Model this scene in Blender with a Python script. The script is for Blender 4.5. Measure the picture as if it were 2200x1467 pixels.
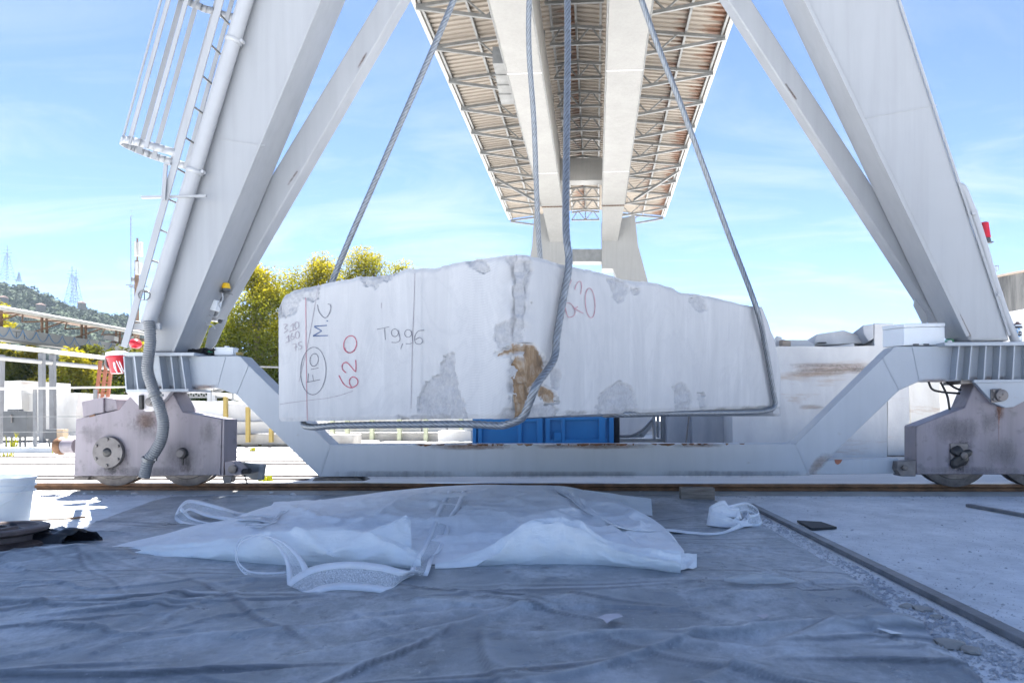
import bpy, math, random
from mathutils import Vector, Matrix, noise as mnoise
V = Vector
random.seed(7)
for o in list(bpy.data.objects): bpy.data.objects.remove(o)
sc = bpy.context.scene
COL = sc.collection

# ---------------------------------------------------------------- camera, sky, sun, exposure
F, CX, CY, H = 1467.0, 1202.0, 890.0, 0.65      # focal length and principal point in photo pixels, eye height in metres
ROLL = 0.0044
cam = bpy.data.cameras.new('camera'); camo = bpy.data.objects.new('camera', cam); COL.objects.link(camo)
cam.sensor_width = 36; cam.lens = F / 2200 * 36
cam.shift_x = -(CX - 1100) / 2200; cam.shift_y = (CY - 733.5) / 2200
cam.clip_start = 0.05; cam.clip_end = 6000
camo.matrix_world = Matrix.Translation((0, 0, H)) @ Matrix.Rotation(math.radians(90), 4, 'X') @ Matrix.Rotation(-ROLL, 4, 'Z')
cam.dof.use_dof = True; cam.dof.focus_distance = 3.9; cam.dof.aperture_fstop = 5.6
sc.camera = camo

SUN = V((-0.10, 0.577, 1.0)).normalized()
EXPOSURE = 2.66
w = bpy.data.worlds.new('World'); sc.world = w; w.use_nodes = True
wn = w.node_tree; wn.nodes.clear()
def wnew(t, **k):
    n = wn.nodes.new(t)
    for a, b in k.items(): setattr(n, a, b)
    return n
sky = wnew('ShaderNodeTexSky', sky_type='NISHITA', sun_disc=False)
sky.sun_elevation = math.asin(SUN.z); sky.sun_rotation = math.atan2(SUN.x, SUN.y)
sky.air_density = 0.42; sky.dust_density = 0.0; sky.ozone_density = 2.6; sky.altitude = 0
tc = wnew('ShaderNodeTexCoord'); sep = wnew('ShaderNodeSeparateXYZ'); wn.links.new(tc.outputs['Generated'], sep.inputs[0])
mx = wnew('ShaderNodeMath', operation='MAXIMUM'); wn.links.new(sep.outputs['Z'], mx.inputs[0]); mx.inputs[1].default_value = 0.03
ad = wnew('ShaderNodeMath', operation='ADD'); wn.links.new(mx.outputs[0], ad.inputs[0]); ad.inputs[1].default_value = 0.12
dv = wnew('ShaderNodeVectorMath', operation='DIVIDE'); cmb = wnew('ShaderNodeCombineXYZ')
for i in range(3): wn.links.new(ad.outputs[0], cmb.inputs[i])
wn.links.new(tc.outputs['Generated'], dv.inputs[0]); wn.links.new(cmb.outputs[0], dv.inputs[1])
mp = wnew('ShaderNodeMapping'); wn.links.new(dv.outputs[0], mp.inputs[0]); mp.inputs['Scale'].default_value = (1.0, 2.3, 1); mp.inputs['Rotation'].default_value = (0, 0, 0.25); mp.inputs['Location'].default_value = (3.2, 1.1, 0)
n1 = wnew('ShaderNodeTexNoise'); n1.inputs['Scale'].default_value = 1.15; n1.inputs['Detail'].default_value = 9; n1.inputs['Roughness'].default_value = 0.62; n1.inputs['Distortion'].default_value = 0.7
wn.links.new(mp.outputs[0], n1.inputs['Vector'])
cr = wnew('ShaderNodeValToRGB'); cr.color_ramp.elements[0].position = 0.455; cr.color_ramp.elements[0].color = (0, 0, 0, 1); cr.color_ramp.elements[1].position = 0.80; cr.color_ramp.elements[1].color = (0.85, 0.85, 0.85, 1)
wn.links.new(n1.outputs['Fac'], cr.inputs[0])
el = wnew('ShaderNodeMapRange'); wn.links.new(sep.outputs['Z'], el.inputs['Value']); el.inputs['From Min'].default_value = 0.15; el.inputs['From Max'].default_value = 0.52; el.inputs['To Min'].default_value = 1.0; el.inputs['To Max'].default_value = 0.10
cm = wnew('ShaderNodeMath', operation='MULTIPLY'); wn.links.new(cr.outputs[0], cm.inputs[0]); wn.links.new(el.outputs[0], cm.inputs[1])
mixw = wnew('ShaderNodeMixRGB'); wn.links.new(cm.outputs[0], mixw.inputs['Fac']); wn.links.new(sky.outputs[0], mixw.inputs['Color1']); mixw.inputs['Color2'].default_value = (3.1, 3.3, 3.5, 1)
bg = wnew('ShaderNodeBackground'); bg.inputs['Strength'].default_value = 0.056; wn.links.new(mixw.outputs[0], bg.inputs['Color'])
wo = wnew('ShaderNodeOutputWorld'); wn.links.new(bg.outputs[0], wo.inputs[0])

sl = bpy.data.lights.new('sun', 'SUN'); sl.energy = 4.6; sl.angle = math.radians(0.53); sl.color = (1.0, 0.98, 0.955)
slo = bpy.data.objects.new('sun', sl); COL.objects.link(slo); slo.rotation_euler = SUN.to_track_quat('Z', 'Y').to_euler()
sc.view_settings.view_transform = 'Standard'; sc.view_settings.look = 'None'; sc.view_settings.gamma = 1; sc.view_settings.exposure = EXPOSURE
sc.cycles.max_bounces = 8; sc.cycles.diffuse_bounces = 4; sc.cycles.transparent_max_bounces = 12; sc.cycles.use_denoising = True
sc.cycles.caustics_reflective = False; sc.cycles.caustics_refractive = False

# ---------------------------------------------------------------- measuring helpers: photo pixel -> point in the place
def ray(x, y):
    dx, dy = x - CX, y - CY
    return V(((dx - ROLL * dy) / F, 1.0, -(dy + ROLL * dx) / F))
EYE = V((0, 0, H))
def P(x, y, Y): return EYE + ray(x, y) * Y
def PZ(x, y, z):
    d = ray(x, y); return EYE + d * ((z - H) / d.z)
def G(x, y, z=0.0): return PZ(x, y, z)
_t = 0.053; _n = math.hypot(1, _t)
RA = V((1 / _n, -_t / _n, 0)); GB = V((_t / _n, 1 / _n, 0))      # along the rail / along the crane girders
def PC(x, y, b):
    d = ray(x, y); return EYE + d * (b / d.dot(GB))
def PA(x, y, a):
    d = ray(x, y); return EYE + d * (a / d.dot(RA))
def W(a, b, z): return RA * a + GB * b + V((0, 0, z))
def interp(x, pts):
    if x <= pts[0][0]: return pts[0][1]
    for (x0, y0), (x1, y1) in zip(pts, pts[1:]):
        if x <= x1: return y0 + (y1 - y0) * (x - x0) / (x1 - x0)
    return pts[-1][1]
def sinterp(x, pts):
    if x <= pts[0][0]: return pts[0][1]
    n = len(pts)
    for i in range(n - 1):
        x0, y0 = pts[i]; x1, y1 = pts[i + 1]
        if x <= x1:
            m0 = (y1 - pts[i - 1][1]) / (x1 - pts[i - 1][0]) if i > 0 else (y1 - y0) / (x1 - x0)
            m1 = (pts[i + 2][1] - y0) / (pts[i + 2][0] - x0) if i + 2 < n else (y1 - y0) / (x1 - x0)
            h = x1 - x0; t = (x - x0) / h
            return (2*t**3 - 3*t*t + 1)*y0 + (t**3 - 2*t*t + t)*h*m0 + (-2*t**3 + 3*t*t)*y1 + (t**3 - t*t)*h*m1
    return pts[-1][1]
def fn(x, y, z=0.0): return mnoise.noise(V((x, y, z)))
def fbm(p, o=4): return mnoise.fractal(p, 1.0, 2.0, o)
def smooth_path(pts, per=8):
    out = []; n = len(pts)
    for i in range(n - 1):
        p0 = pts[max(i-1, 0)]; p1 = pts[i]; p2 = pts[i+1]; p3 = pts[min(i+2, n-1)]
        for k in range(per):
            t = k / per
            out.append(0.5 * ((2*p1) + (p2-p0)*t + (2*p0-5*p1+4*p2-p3)*t*t + (3*p1-p0-3*p2+p3)*t**3))
    out.append(pts[-1].copy()); return out

# ---------------------------------------------------------------- mesh helpers
class MB:
    def __init__(s): s.v = []; s.f = []; s.m = []
    def add(s, vs, fs, mi=0):
        k = len(s.v); s.v += [tuple(p) for p in vs]
        s.f += [tuple(i + k for i in f) for f in fs]; s.m += [mi] * len(fs); return s
    def prism(s, A, B, mi=0):
        n = len(A)
        return s.add(list(A) + list(B), [tuple(range(n)), tuple(range(2*n-1, n-1, -1))] + [(i, i+n, (i+1) % n + n, (i+1) % n) for i in range(n)], mi)
    def box(s, c, sz, rot=None, mi=0):
        c = V(c); h = V(sz) / 2
        q = [V((x, y, z)) for z in (-h.z, h.z) for x, y in ((-h.x, -h.y), (h.x, -h.y), (h.x, h.y), (-h.x, h.y))]
        if rot is not None: q = [rot @ p for p in q]
        return s.prism([c + p for p in q[:4]], [c + p for p in q[4:]], mi)
    def abox(s, a0, a1, b0, b1, z0, z1, mi=0):
        return s.prism([W(a0, b0, z0), W(a1, b0, z0), W(a1, b1, z0), W(a0, b1, z0)], [W(a0, b0, z1), W(a1, b0, z1), W(a1, b1, z1), W(a0, b1, z1)], mi)
    def bar(s, p, q, wd, ht=None, up=V((0, 0, 1)), mi=0):
        p = V(p); q = V(q); ht = ht or wd; d = (q - p).normalized()
        if abs(d.dot(up)) > .98: up = V((0, 1, 0))
        x = d.cross(up).normalized(); y = x.cross(d)
        c = [(-1, -1), (1, -1), (1, 1), (-1, 1)]
        return s.prism([p + x*i*wd/2 + y*j*ht/2 for i, j in c], [q + x*i*wd/2 + y*j*ht/2 for i, j in c], mi)
    def tube(s, path, r, seg=12, caps=True, mi=0, rad=None, prof=None):
        n = len(path); path = [V(p) for p in path]
        T = []
        for i in range(n):
            t = path[min(i+1, n-1)] - path[max(i-1, 0)]; T.append(t.normalized() if t.length > 1e-9 else V((0, 0, 1)))
        u = T[0].orthogonal().normalized(); rings = []; dist = 0
        vs = []
        for i in range(n):
            if i:
                dist += (path[i] - path[i-1]).length
                u = (u - T[i] * u.dot(T[i])).normalized()
            v = T[i].cross(u); rr = rad(i, dist) if rad else r
            for k in range(seg):
                a = 2*math.pi*k/seg; q = rr * (prof(a, dist) if prof else 1)
                vs.append(path[i] + (u*math.cos(a) + v*math.sin(a)) * q)
        fs = [(i*seg+k, i*seg+(k+1) % seg, (i+1)*seg+(k+1) % seg, (i+1)*seg+k) for i in range(n-1) for k in range(seg)]
        if caps: fs += [tuple(range(seg-1, -1, -1)), tuple((n-1)*seg+k for k in range(seg))]
        return s.add(vs, fs, mi)
    def lathe(s, c, axis, prof, seg=32, mi=0, cap=True):
        c = V(c); ax = V(axis).normalized(); u = ax.orthogonal().normalized(); v = ax.cross(u)
        vs = [c + ax*h + (u*math.cos(2*math.pi*k/seg) + v*math.sin(2*math.pi*k/seg))*r for r, h in prof for k in range(seg)]
        n = len(prof)
        fs = [(i*seg+k, i*seg+(k+1) % seg, (i+1)*seg+(k+1) % seg, (i+1)*seg+k) for i in range(n-1) for k in range(seg)]
        if cap: fs += [tuple(range(seg-1, -1, -1)), tuple((n-1)*seg+k for k in range(seg))]
        return s.add(vs, fs, mi)
    def grid(s, rows, mi=0, flip=False):
        nc = len(rows[0]); vs = [p for r in rows for p in r]
        fs = [(i*nc+j, i*nc+j+1, (i+1)*nc+j+1, (i+1)*nc+j) for i in range(len(rows)-1) for j in range(nc-1)]
        return s.add(vs, fs, mi)
    def pbox(s, x0, y0, x1, y1, Y, dep, mi=0):      # box whose front covers that pixel rectangle at depth Y
        A = [P(x0, y1, Y), P(x1, y1, Y), P(x1, y0, Y), P(x0, y0, Y)]
        return s.prism(A, [p + GB*dep for p in A], mi)
    def cpoly(s, pts, b0, b1, mi=0):                # polygon in the plane of the crane side, extruded along the girders
        A = [PC(x, y, b0) for x, y in pts]
        return s.prism(A, [p + GB*(b1-b0) for p in A], mi)
    def build(s, name, mats, parent=None, bevel=0, smooth=None, seg=2):
        me = bpy.data.meshes.new(name); me.from_pydata(s.v, [], s.f)
        mats = mats if isinstance(mats, (list, tuple)) else [mats]
        for m in mats: me.materials.append(m)
        if len(mats) > 1: me.polygons.foreach_set('material_index', s.m)
        me.update()
        o = bpy.data.objects.new(name, me); COL.objects.link(o)
        import bmesh
        bm = bmesh.new(); bm.from_mesh(me); bmesh.ops.recalc_face_normals(bm, faces=bm.faces); bm.to_mesh(me); bm.free()
        if smooth is not None:
            me.shade_smooth()
            if smooth < 180: me.set_sharp_from_angle(angle=math.radians(smooth))
        if bevel:
            b = o.modifiers.new('bevel', 'BEVEL'); b.width = bevel; b.segments = seg; b.limit_method = 'ANGLE'; b.angle_limit = math.radians(35)
            me.shade_smooth(); me.set_sharp_from_angle(angle=math.radians(40))
        if parent: o.parent = parent; o.matrix_parent_inverse = parent.matrix_world.inverted()
        return o
def tag(o, label=None, cat=None, group=None, kind=None):
    if label: o['label'] = label
    if cat: o['category'] = cat
    if group: o['group'] = group
    if kind: o['kind'] = kind
    return o
def empty(name, loc, label, cat, group=None):
    o = bpy.data.objects.new(name, None); COL.objects.link(o); o.location = loc; o.empty_display_size = .1
    bpy.context.view_layer.update() if False else None
    o.matrix_world = Matrix.Translation(loc)
    return tag(o, label, cat, group)
def put(o, parent):
    o.parent = parent; o.matrix_parent_inverse = parent.matrix_world.inverted(); return o

# ---------------------------------------------------------------- materials
class MT:
    def __init__(s, name):
        s.m = bpy.data.materials.new(name); s.m.use_nodes = True; s.t = s.m.node_tree; s.b = s.t.nodes['Principled BSDF']
        g = s.t.nodes.new('ShaderNodeNewGeometry'); s.pos = g.outputs['Position']; s.geo = g
    def n(s, t, **k):
        x = s.t.nodes.new(t)
        for a, b in k.items(): setattr(x, a, b)
        return x
    def l(s, a, b): s.t.links.new(a, b)
    def val(s, sock, v):
        if isinstance(v, (int, float)): sock.default_value = v
        elif isinstance(v, (tuple, list)): sock.default_value = tuple(v) + ((1,) if len(v) == 3 and sock.type == 'RGBA' else ())
        else: s.l(v, sock)
    def map(s, scale, rot=(0, 0, 0), vec=None):
        m = s.n('ShaderNodeMapping'); m.inputs['Scale'].default_value = scale; m.inputs['Rotation'].default_value = rot
        s.l(vec or s.pos, m.inputs[0]); return m.outputs[0]
    def noise(s, scale, det=5, rough=.6, vec=None, dist=0):
        x = s.n('ShaderNodeTexNoise'); x.inputs['Scale'].default_value = scale; x.inputs['Detail'].default_value = det
        x.inputs['Roughness'].default_value = rough; x.inputs['Distortion'].default_value = dist
        s.l(vec or s.pos, x.inputs['Vector']); return x.outputs['Fac']
    def ramp(s, fac, *st):
        r = s.n('ShaderNodeValToRGB'); s.l(fac, r.inputs[0]); e = r.color_ramp.elements
        while len(e) < len(st): e.new(.5)
        for i, (p, c) in enumerate(st):
            e[i].position = p; e[i].color = (c, c, c, 1) if isinstance(c, (int, float)) else tuple(c) + (1,)
        return r.outputs[0]
    def mix(s, fac, a, b, blend='MIX'):
        x = s.n('ShaderNodeMixRGB', blend_type=blend); s.val(x.inputs[0], fac); s.val(x.inputs[1], a); s.val(x.inputs[2], b); return x.outputs[0]
    def math(s, op, a, b=0.0):
        x = s.n('ShaderNodeMath', operation=op); s.val(x.inputs[0], a); s.val(x.inputs[1], b); return x.outputs[0]
    def attr(s, name):
        a = s.n('ShaderNodeAttribute'); a.attribute_name = name; return a
    def bump(s, h, strength=.3, dist=.01):
        x = s.n('ShaderNodeBump'); x.inputs['Strength'].default_value = strength; x.inputs['Distance'].default_value = dist
        s.l(h, x.inputs['Height']); s.l(x.outputs[0], s.b.inputs['Normal']); return x
    def done(s, col=None, rough=None, metal=0, spec=None):
        if col is not None: s.val(s.b.inputs['Base Color'], col)
        if rough is not None: s.val(s.b.inputs['Roughness'], rough)
        s.b.inputs['Metallic'].default_value = metal
        if spec is not None: s.b.inputs['Specular IOR Level'].default_value = spec
        return s.m
def sh(c, k): return tuple(min(1, x*k) for x in c)
def paint(name, base, rough=.45, var=.07, streak=.1, dirt=(.28, .25, .22), dirt_amt=.6, lo=.63, hi=.7, dscale=9, rust=(.25, .1, .04), bump=.08, big=1.3):
    m = MT(name)
    c = m.mix(m.ramp(m.noise(big, 6), (.3, 0), (.7, 1)), sh(base, 1-var), sh(base, 1+var))
    st = m.ramp(m.noise(1.0, 5, .6, m.map((14, 14, .7))), (.42, 0), (.75, 1))
    c = m.mix(m.math('MULTIPLY', st, streak), c, sh(base, .62))
    sp = m.ramp(m.noise(dscale, 9, .68), (lo, 0), (hi, dirt_amt))
    c = m.mix(sp, c, dirt)
    ru = m.ramp(m.noise(dscale*2.3, 8, .7, m.map((1, 1, .8))), (hi+.01, 0), (hi+.05, dirt_amt))
    c = m.mix(ru, c, rust)
    m.bump(m.noise(38, 5), bump, .004)
    r = m.ramp(m.noise(4, 4), (.3, rough-.08), (.7, rough+.1))
    return m.done(c, r)
def plain(name, base, rough=.6, var=.12, scale=6, bump=.15, bscale=40, metal=0, spec=None):
    m = MT(name)
    c = m.mix(m.ramp(m.noise(scale, 6), (.3, 0), (.7, 1)), sh(base, 1-var), sh(base, 1+var))
    m.bump(m.noise(bscale, 6), bump, .006)
    return m.done(c, rough, metal, spec)
M = {}
M['paint'] = paint('crane_paint', (.355, .365, .378), .42, .05, .26, lo=.68, hi=.78, dirt=(.25, .24, .23), dirt_amt=.4, big=.9)
M['sill'] = paint('sill_paint', (.40, .43, .465), .45, .06, .16, lo=.66, hi=.72, dirt=(.30, .25, .2), dirt_amt=.6)
M['girder'] = paint('girder_paint', (.285, .282, .27), .5, .06, .25, lo=.68, hi=.76, dirt=(.45, .38, .3), dirt_amt=.4)
M['mauve'] = paint('bogie_paint', (.245, .215, .235), .42, .10, .55, dirt=(.09, .08, .085), lo=.55, hi=.68, dirt_amt=.55, rust=(.2, .1, .06))
M['galv'] = plain('galvanised_steel', (.21, .213, .21), .45, .2, 5, .1, 60, .3)
M['darksteel'] = plain('dark_steel', (.05, .05, .055), .5, .3, 12, .2, 60, .4)
M['railsteel'] = plain('rail_steel', (.17, .085, .04), .55, .45, 9, .4, 60, .3)
M['railtop'] = plain('rail_top_steel', (.35, .33, .32), .3, .25, 9, .1, 60, .8)
M['wheel'] = plain('wheel_steel', (.13, .115, .105), .45, .45, 14, .3, 70, .5)
M['cap'] = plain('hub_steel', (.17, .155, .148), .5, .25, 14, .2, 70, .3)
M['grease'] = plain('black_grease', (.025, .023, .022), .35, .4, 20, .8, 60)
M['hose'] = plain('hose_plastic', (.19, .197, .205), .5, .12, 8, .1, 60)
M['conduit'] = plain('conduit_plastic', (.40, .41, .425), .4, .05, 3, .05, 50)
M['wood'] = None
M['blue'] = paint('skip_blue_paint', (.010, .15, .38), .45, .12, .15, dirt=(.02, .07, .15), dirt_amt=.5)
M['yellow'] = plain('yellow_paint', (.31, .225, .06), .5, .15, 8)
M['amber'] = plain('amber_plastic', (.85, .5, .02), .25, .05, 8)
M['redp'] = plain('red_plastic', (.55, .02, .035), .3, .12, 8, .05)
M['whitep'] = plain('white_plastic', (.74, .76, .77), .35, .04, 6, .04)
M['green'] = plain('green_plastic', (.02, .22, .09), .4, .2, 10)
M['rubber'] = plain('black_rubber', (.02, .02, .021), .65, .3, 10)
M['greybox'] = plain('grey_cabinet_paint', (.075, .08, .086), .45, .12, 6)
M['postgrey'] = plain('grey_post_paint', (.17, .175, .185), .45, .15, 5)
M['whitepipe'] = plain('white_pipe_paint', (.42, .41, .385), .45, .08, 5)
M['orange'] = plain('orange_paint', (.30, .10, .05), .5, .15, 8)
M['red_marker'] = plain('red_marker', (.44, .13, .17), .8, .25, 60, 0)
M['faint_red'] = plain('faint_red_marker', (.48, .24, .28), .8, .25, 60, 0)
M['blue_marker'] = plain('blue_marker', (.09, .13, .24), .8, .25, 60, 0)
M['grey_marker'] = plain('grey_pencil', (.19, .19, .215), .8, .25, 60, 0)
M['faint_marker'] = plain('faint_pencil', (.33, .30, .33), .8, .25, 60, 0)

def mat_wood():
    m = MT('old_wood')
    g = m.noise(1, 8, .65, m.map((4, 60, 60)))
    c = m.mix(m.ramp(g, (.3, 0), (.7, 1)), (.16, .12, .09), (.36, .31, .26))
    m.bump(g, .4, .004); return m.done(c, .8)
M['wood'] = mat_wood()
def mat_rope():
    m = MT('steel_wire_rope')
    a = m.attr('lay')
    c = m.mix(m.ramp(a.outputs['Fac'], (.0, .0), (.55, 1)), (.04, .045, .052), (.26, .285, .315))
    c = m.mix(m.ramp(m.noise(40, 5), (.35, 0), (.75, .45)), c, (.10, .095, .09))
    m.bump(m.noise(260, 2), .4, .002)
    return m.done(c, .42, .55)
M['rope'] = mat_rope()
def mat_ground():
    m = MT('dusty_concrete')
    sx = m.n('ShaderNodeSeparateXYZ'); m.l(m.pos, sx.inputs[0])
    far = m.ramp(m.math('MULTIPLY', sx.outputs['Y'], .1), (.555, 0), (.60, 1))
    axx = m.math('ABSOLUTE', sx.outputs['X']); far = m.math('MAXIMUM', far, m.ramp(m.math('MULTIPLY', m.math('ADD', axx, m.math('MULTIPLY', m.noise(.9, 5), 1.2)), .1), (.44, 0), (.56, 1)))
    far = m.math('MAXIMUM', far, m.ramp(m.math('ADD', m.math('MULTIPLY', sx.outputs['Y'], -.1), .5), (.49, 0), (.55, 1)))  # unseen ground beside and behind the camera paled to bounce light inward
    near = m.mix(m.ramp(m.noise(2.6, 10, .72, m.map((1.2, 1, 1))), (.34, 0), (.66, 1)), (.52, .545, .57), (.78, .80, .825))
    near = m.mix(m.ramp(m.noise(7, 9, .75, m.map((1.3, 1, 1)), .8), (.52, 0), (.70, .8)), near, (.76, .785, .82))
    near = m.mix(m.ramp(m.noise(34, 9, .75), (.57, 0), (.68, .75)), near, (.30, .31, .32))
    vo = m.n('ShaderNodeTexVoronoi', feature='DISTANCE_TO_EDGE'); vo.inputs['Scale'].default_value = 1.6
    m.l(m.mix(.12, m.pos, m.n('ShaderNodeTexNoise').outputs['Color']), vo.inputs['Vector'])
    near = m.mix(m.ramp(vo.outputs['Distance'], (0, .16), (.006, 0)), near, (.28, .275, .27))
    fc = m.mix(m.ramp(m.noise(.5, 8, .65, m.map((.5, 1.6, 1))), (.3, 0), (.7, 1)), (.52, .51, .49), (.68, .675, .66))
    fc = m.mix(m.ramp(m.noise(3, 8, .7, m.map((.4, 2, 1))), (.56, 0), (.72, .8)), fc, (.33, .315, .285))
    m.bump(m.mix(.5, m.noise(26, 8, .7), m.noise(160, 4, .6)), .55, .012)
    return m.done(m.mix(far, near, fc), .85)
M['ground'] = mat_ground()
def mat_tarp():
    m = MT('dusty_groundsheet')
    n = m.noise(2.3, 9, .68, m.map((1.5, 1, 1)), .6)
    c = m.mix(m.ramp(n, (.30, 0), (.72, 1)), (.185, .21, .235), (.37, .405, .44))
    d = m.ramp(m.math('ADD', m.math('MULTIPLY', m.noise(1.7, 5, .6, m.map((1.5, 1, 1))), .75), m.math('MULTIPLY', m.noise(26, 10, .82, m.map((1.2, 1, 1))), .5)), (.61, 0), (.80, .7))
    c = m.mix(d, c, (.70, .73, .765))
    c = m.mix(m.ramp(m.noise(60, 6, .7), (.66, 0), (.74, .8)), c, (.42, .43, .45))
    c = m.mix(m.ramp(m.noise(11, 6, .7), (.58, 0), (.70, .65)), c, (.105, .115, .13))
    a = m.attr('worn_and_sheen').outputs['Fac']  # pale dusty patches plus highlights painted along the crease ridges
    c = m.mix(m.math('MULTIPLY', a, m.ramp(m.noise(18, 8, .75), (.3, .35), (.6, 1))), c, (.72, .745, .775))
    c = m.mix(m.attr('grime_and_shade').outputs['Fac'], c, (.045, .05, .06))  # shade painted into the steep side of the creases
    dn = m.n('ShaderNodeTexNoise'); dn.inputs['Scale'].default_value = 3.0; dn.inputs['Detail'].default_value = 4; m.l(m.pos, dn.inputs['Vector'])
    dc = m.mix(.22, m.pos, dn.outputs['Color'], 'ADD')
    def vor(sc, mp_): v = m.n('ShaderNodeTexVoronoi', feature='F1'); v.inputs['Scale'].default_value = sc; m.l(m.map(mp_, (0, 0, .3), dc), v.inputs['Vector']); return v.outputs['Distance']
    m.bump(m.mix(.30, m.mix(.4, vor(3.4, (1, 1.5, 1)), vor(9, (1.2, 1, 1))), m.noise(60, 9, .75)), .8, .022)
    return m.done(c, m.ramp(m.noise(5, 6), (.32, .26), (.68, .52)), 0, .5)
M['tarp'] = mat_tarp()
def mat_block():
    m = MT('sawn_marble')
    at = m.attr('mask'); sp = m.n('ShaderNodeSeparateColor'); m.l(at.outputs['Color'], sp.inputs[0])
    chip, mud, saw = sp.outputs[0], sp.outputs[1], sp.outputs[2]
    brk = m.mix(.5, m.noise(24, 8, .75), m.noise(90, 6, .8))
    chip = m.ramp(m.math('ADD', m.math('MULTIPLY', chip, .62), m.math('MULTIPLY', brk, .5)), (.42, 0), (.80, 1))
    mud = m.ramp(m.math('ADD', m.math('MULTIPLY', mud, .66), m.math('MULTIPLY', brk, .5)), (.46, 0), (.86, .95))
    st = m.noise(1, 8, .62, m.map((9, 9, 1.0), (0, .16, 0)), .5)
    base = m.mix(m.ramp(st, (.28, 0), (.72, 1)), (.44, .443, .45), (.56, .56, .56))
    base = m.mix(m.ramp(m.noise(3.3, 9, .7, None, 1.0), (.35, .5), (.62, 0)), base, (.44, .447, .46))
    base = m.mix(m.ramp(m.noise(1, 6, .6, m.map((26, 26, 1.3), (0, .1, 0))), (.60, 0), (.72, .22)), base, (.69, .69, .69))
    base = m.mix(m.math('MULTIPLY', saw, .30), base, (.69, .69, .69))
    vn = m.noise(2.2, 8, .6, m.map((1.4, 1.4, .55), (0, .7, 0)), 1.6)
    base = m.mix(m.ramp(vn, (.47, 0), (.50, .2), (.53, 0)), base, (.35, .36, .385))
    cn = m.mix(.45, m.noise(75, 8, .8, m.map((1, 1, .7))), m.noise(16, 7, .7))
    ch = m.mix(m.ramp(cn, (.36, 0), (.64, 1)), (.305, .313, .335), (.49, .492, .50))
    base = m.mix(chip, base, ch)
    ore = m.ramp(m.noise(13, 7, .7, m.map((1.3, 1.3, .5), (0, .5, 0)), 1.2), (.34, (.12, .075, .04)), (.5, (.25, .155, .075)), (.62, (.36, .30, .23)), (.75, (.37, .36, .345)))
    base = m.mix(mud, base, ore)
    h = m.mix(chip, m.mix(.5, st, m.noise(90, 6)), m.mix(.5, m.noise(45, 9, .75), m.noise(14, 6)))
    bm = m.bump(h, .5, .006)
    m.l(m.math('ADD', m.math('MULTIPLY', chip, .55), m.math('ADD', m.math('MULTIPLY', mud, .5), .28)), bm.inputs['Strength'])
    return m.done(base, .72)
M['block'] = mat_block()
def mat_marble(name, a, b, rust=.5, rs=1.0, seed=0):
    m = MT(name)
    st = m.noise(1, 8, .6, m.map((3, 3, 1.2), (.1, .2, seed)), .6)
    c = m.mix(m.ramp(st, (.3, 0), (.7, 1)), a, b)
    r = m.ramp(m.noise(rs, 8, .68, m.map((.55, .55, 4.5), (0, 0, seed)), .3), (.60, 0), (.70, rust))
    c = m.mix(r, c, (.34, .17, .06))
    c = m.mix(m.ramp(m.noise(6, 8, .72, None, 1.0), (.64, 0), (.75, .5)), c, (.48, .48, .50))
    m.bump(m.noise(14, 8, .7), .35, .015)
    return m.done(c, .7)
M['marble'] = mat_marble('white_marble', (.50, .50, .51), (.62, .62, .615), .45, .8, .4)
M['marble2'] = mat_marble('grey_veined_marble', (.36, .375, .41), (.50, .51, .53), .12, .8, 1.3)
M['marble3'] = mat_marble('brown_stained_marble', (.54, .52, .485), (.64, .63, .61), .8, 1.1, 2.2)
def mat_sheet():
    m = MT('roof_sheet_paint')
    uv = m.n('ShaderNodeUVMap'); sx = m.n('ShaderNodeSeparateXYZ'); m.l(uv.outputs[0], sx.inputs[0])
    oi = m.n('ShaderNodeObjectInfo')
    c = m.mix(m.ramp(m.noise(.8, 5), (.3, 0), (.7, 1)), (.28, .245, .205), (.35, .305, .255))
    nz = m.noise(1, 7, .65, m.map((1.3, 9, 1), (0, 0, -.053)))
    k = m.math('ADD', m.math('MULTIPLY', sx.outputs['X'], .44), m.math('MULTIPLY', m.attr('rust').outputs['Fac'], .30))
    k = m.math('ADD', k, m.math('MULTIPLY', oi.outputs['Random'], .10))
    f = m.ramp(m.math('ADD', m.math('MULTIPLY', nz, .8), k), (.86, 0), (1.0, .9))
    c = m.mix(f, c, (.16, .065, .028))
    return m.done(c, .6)
M['sheet'] = mat_sheet()
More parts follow.
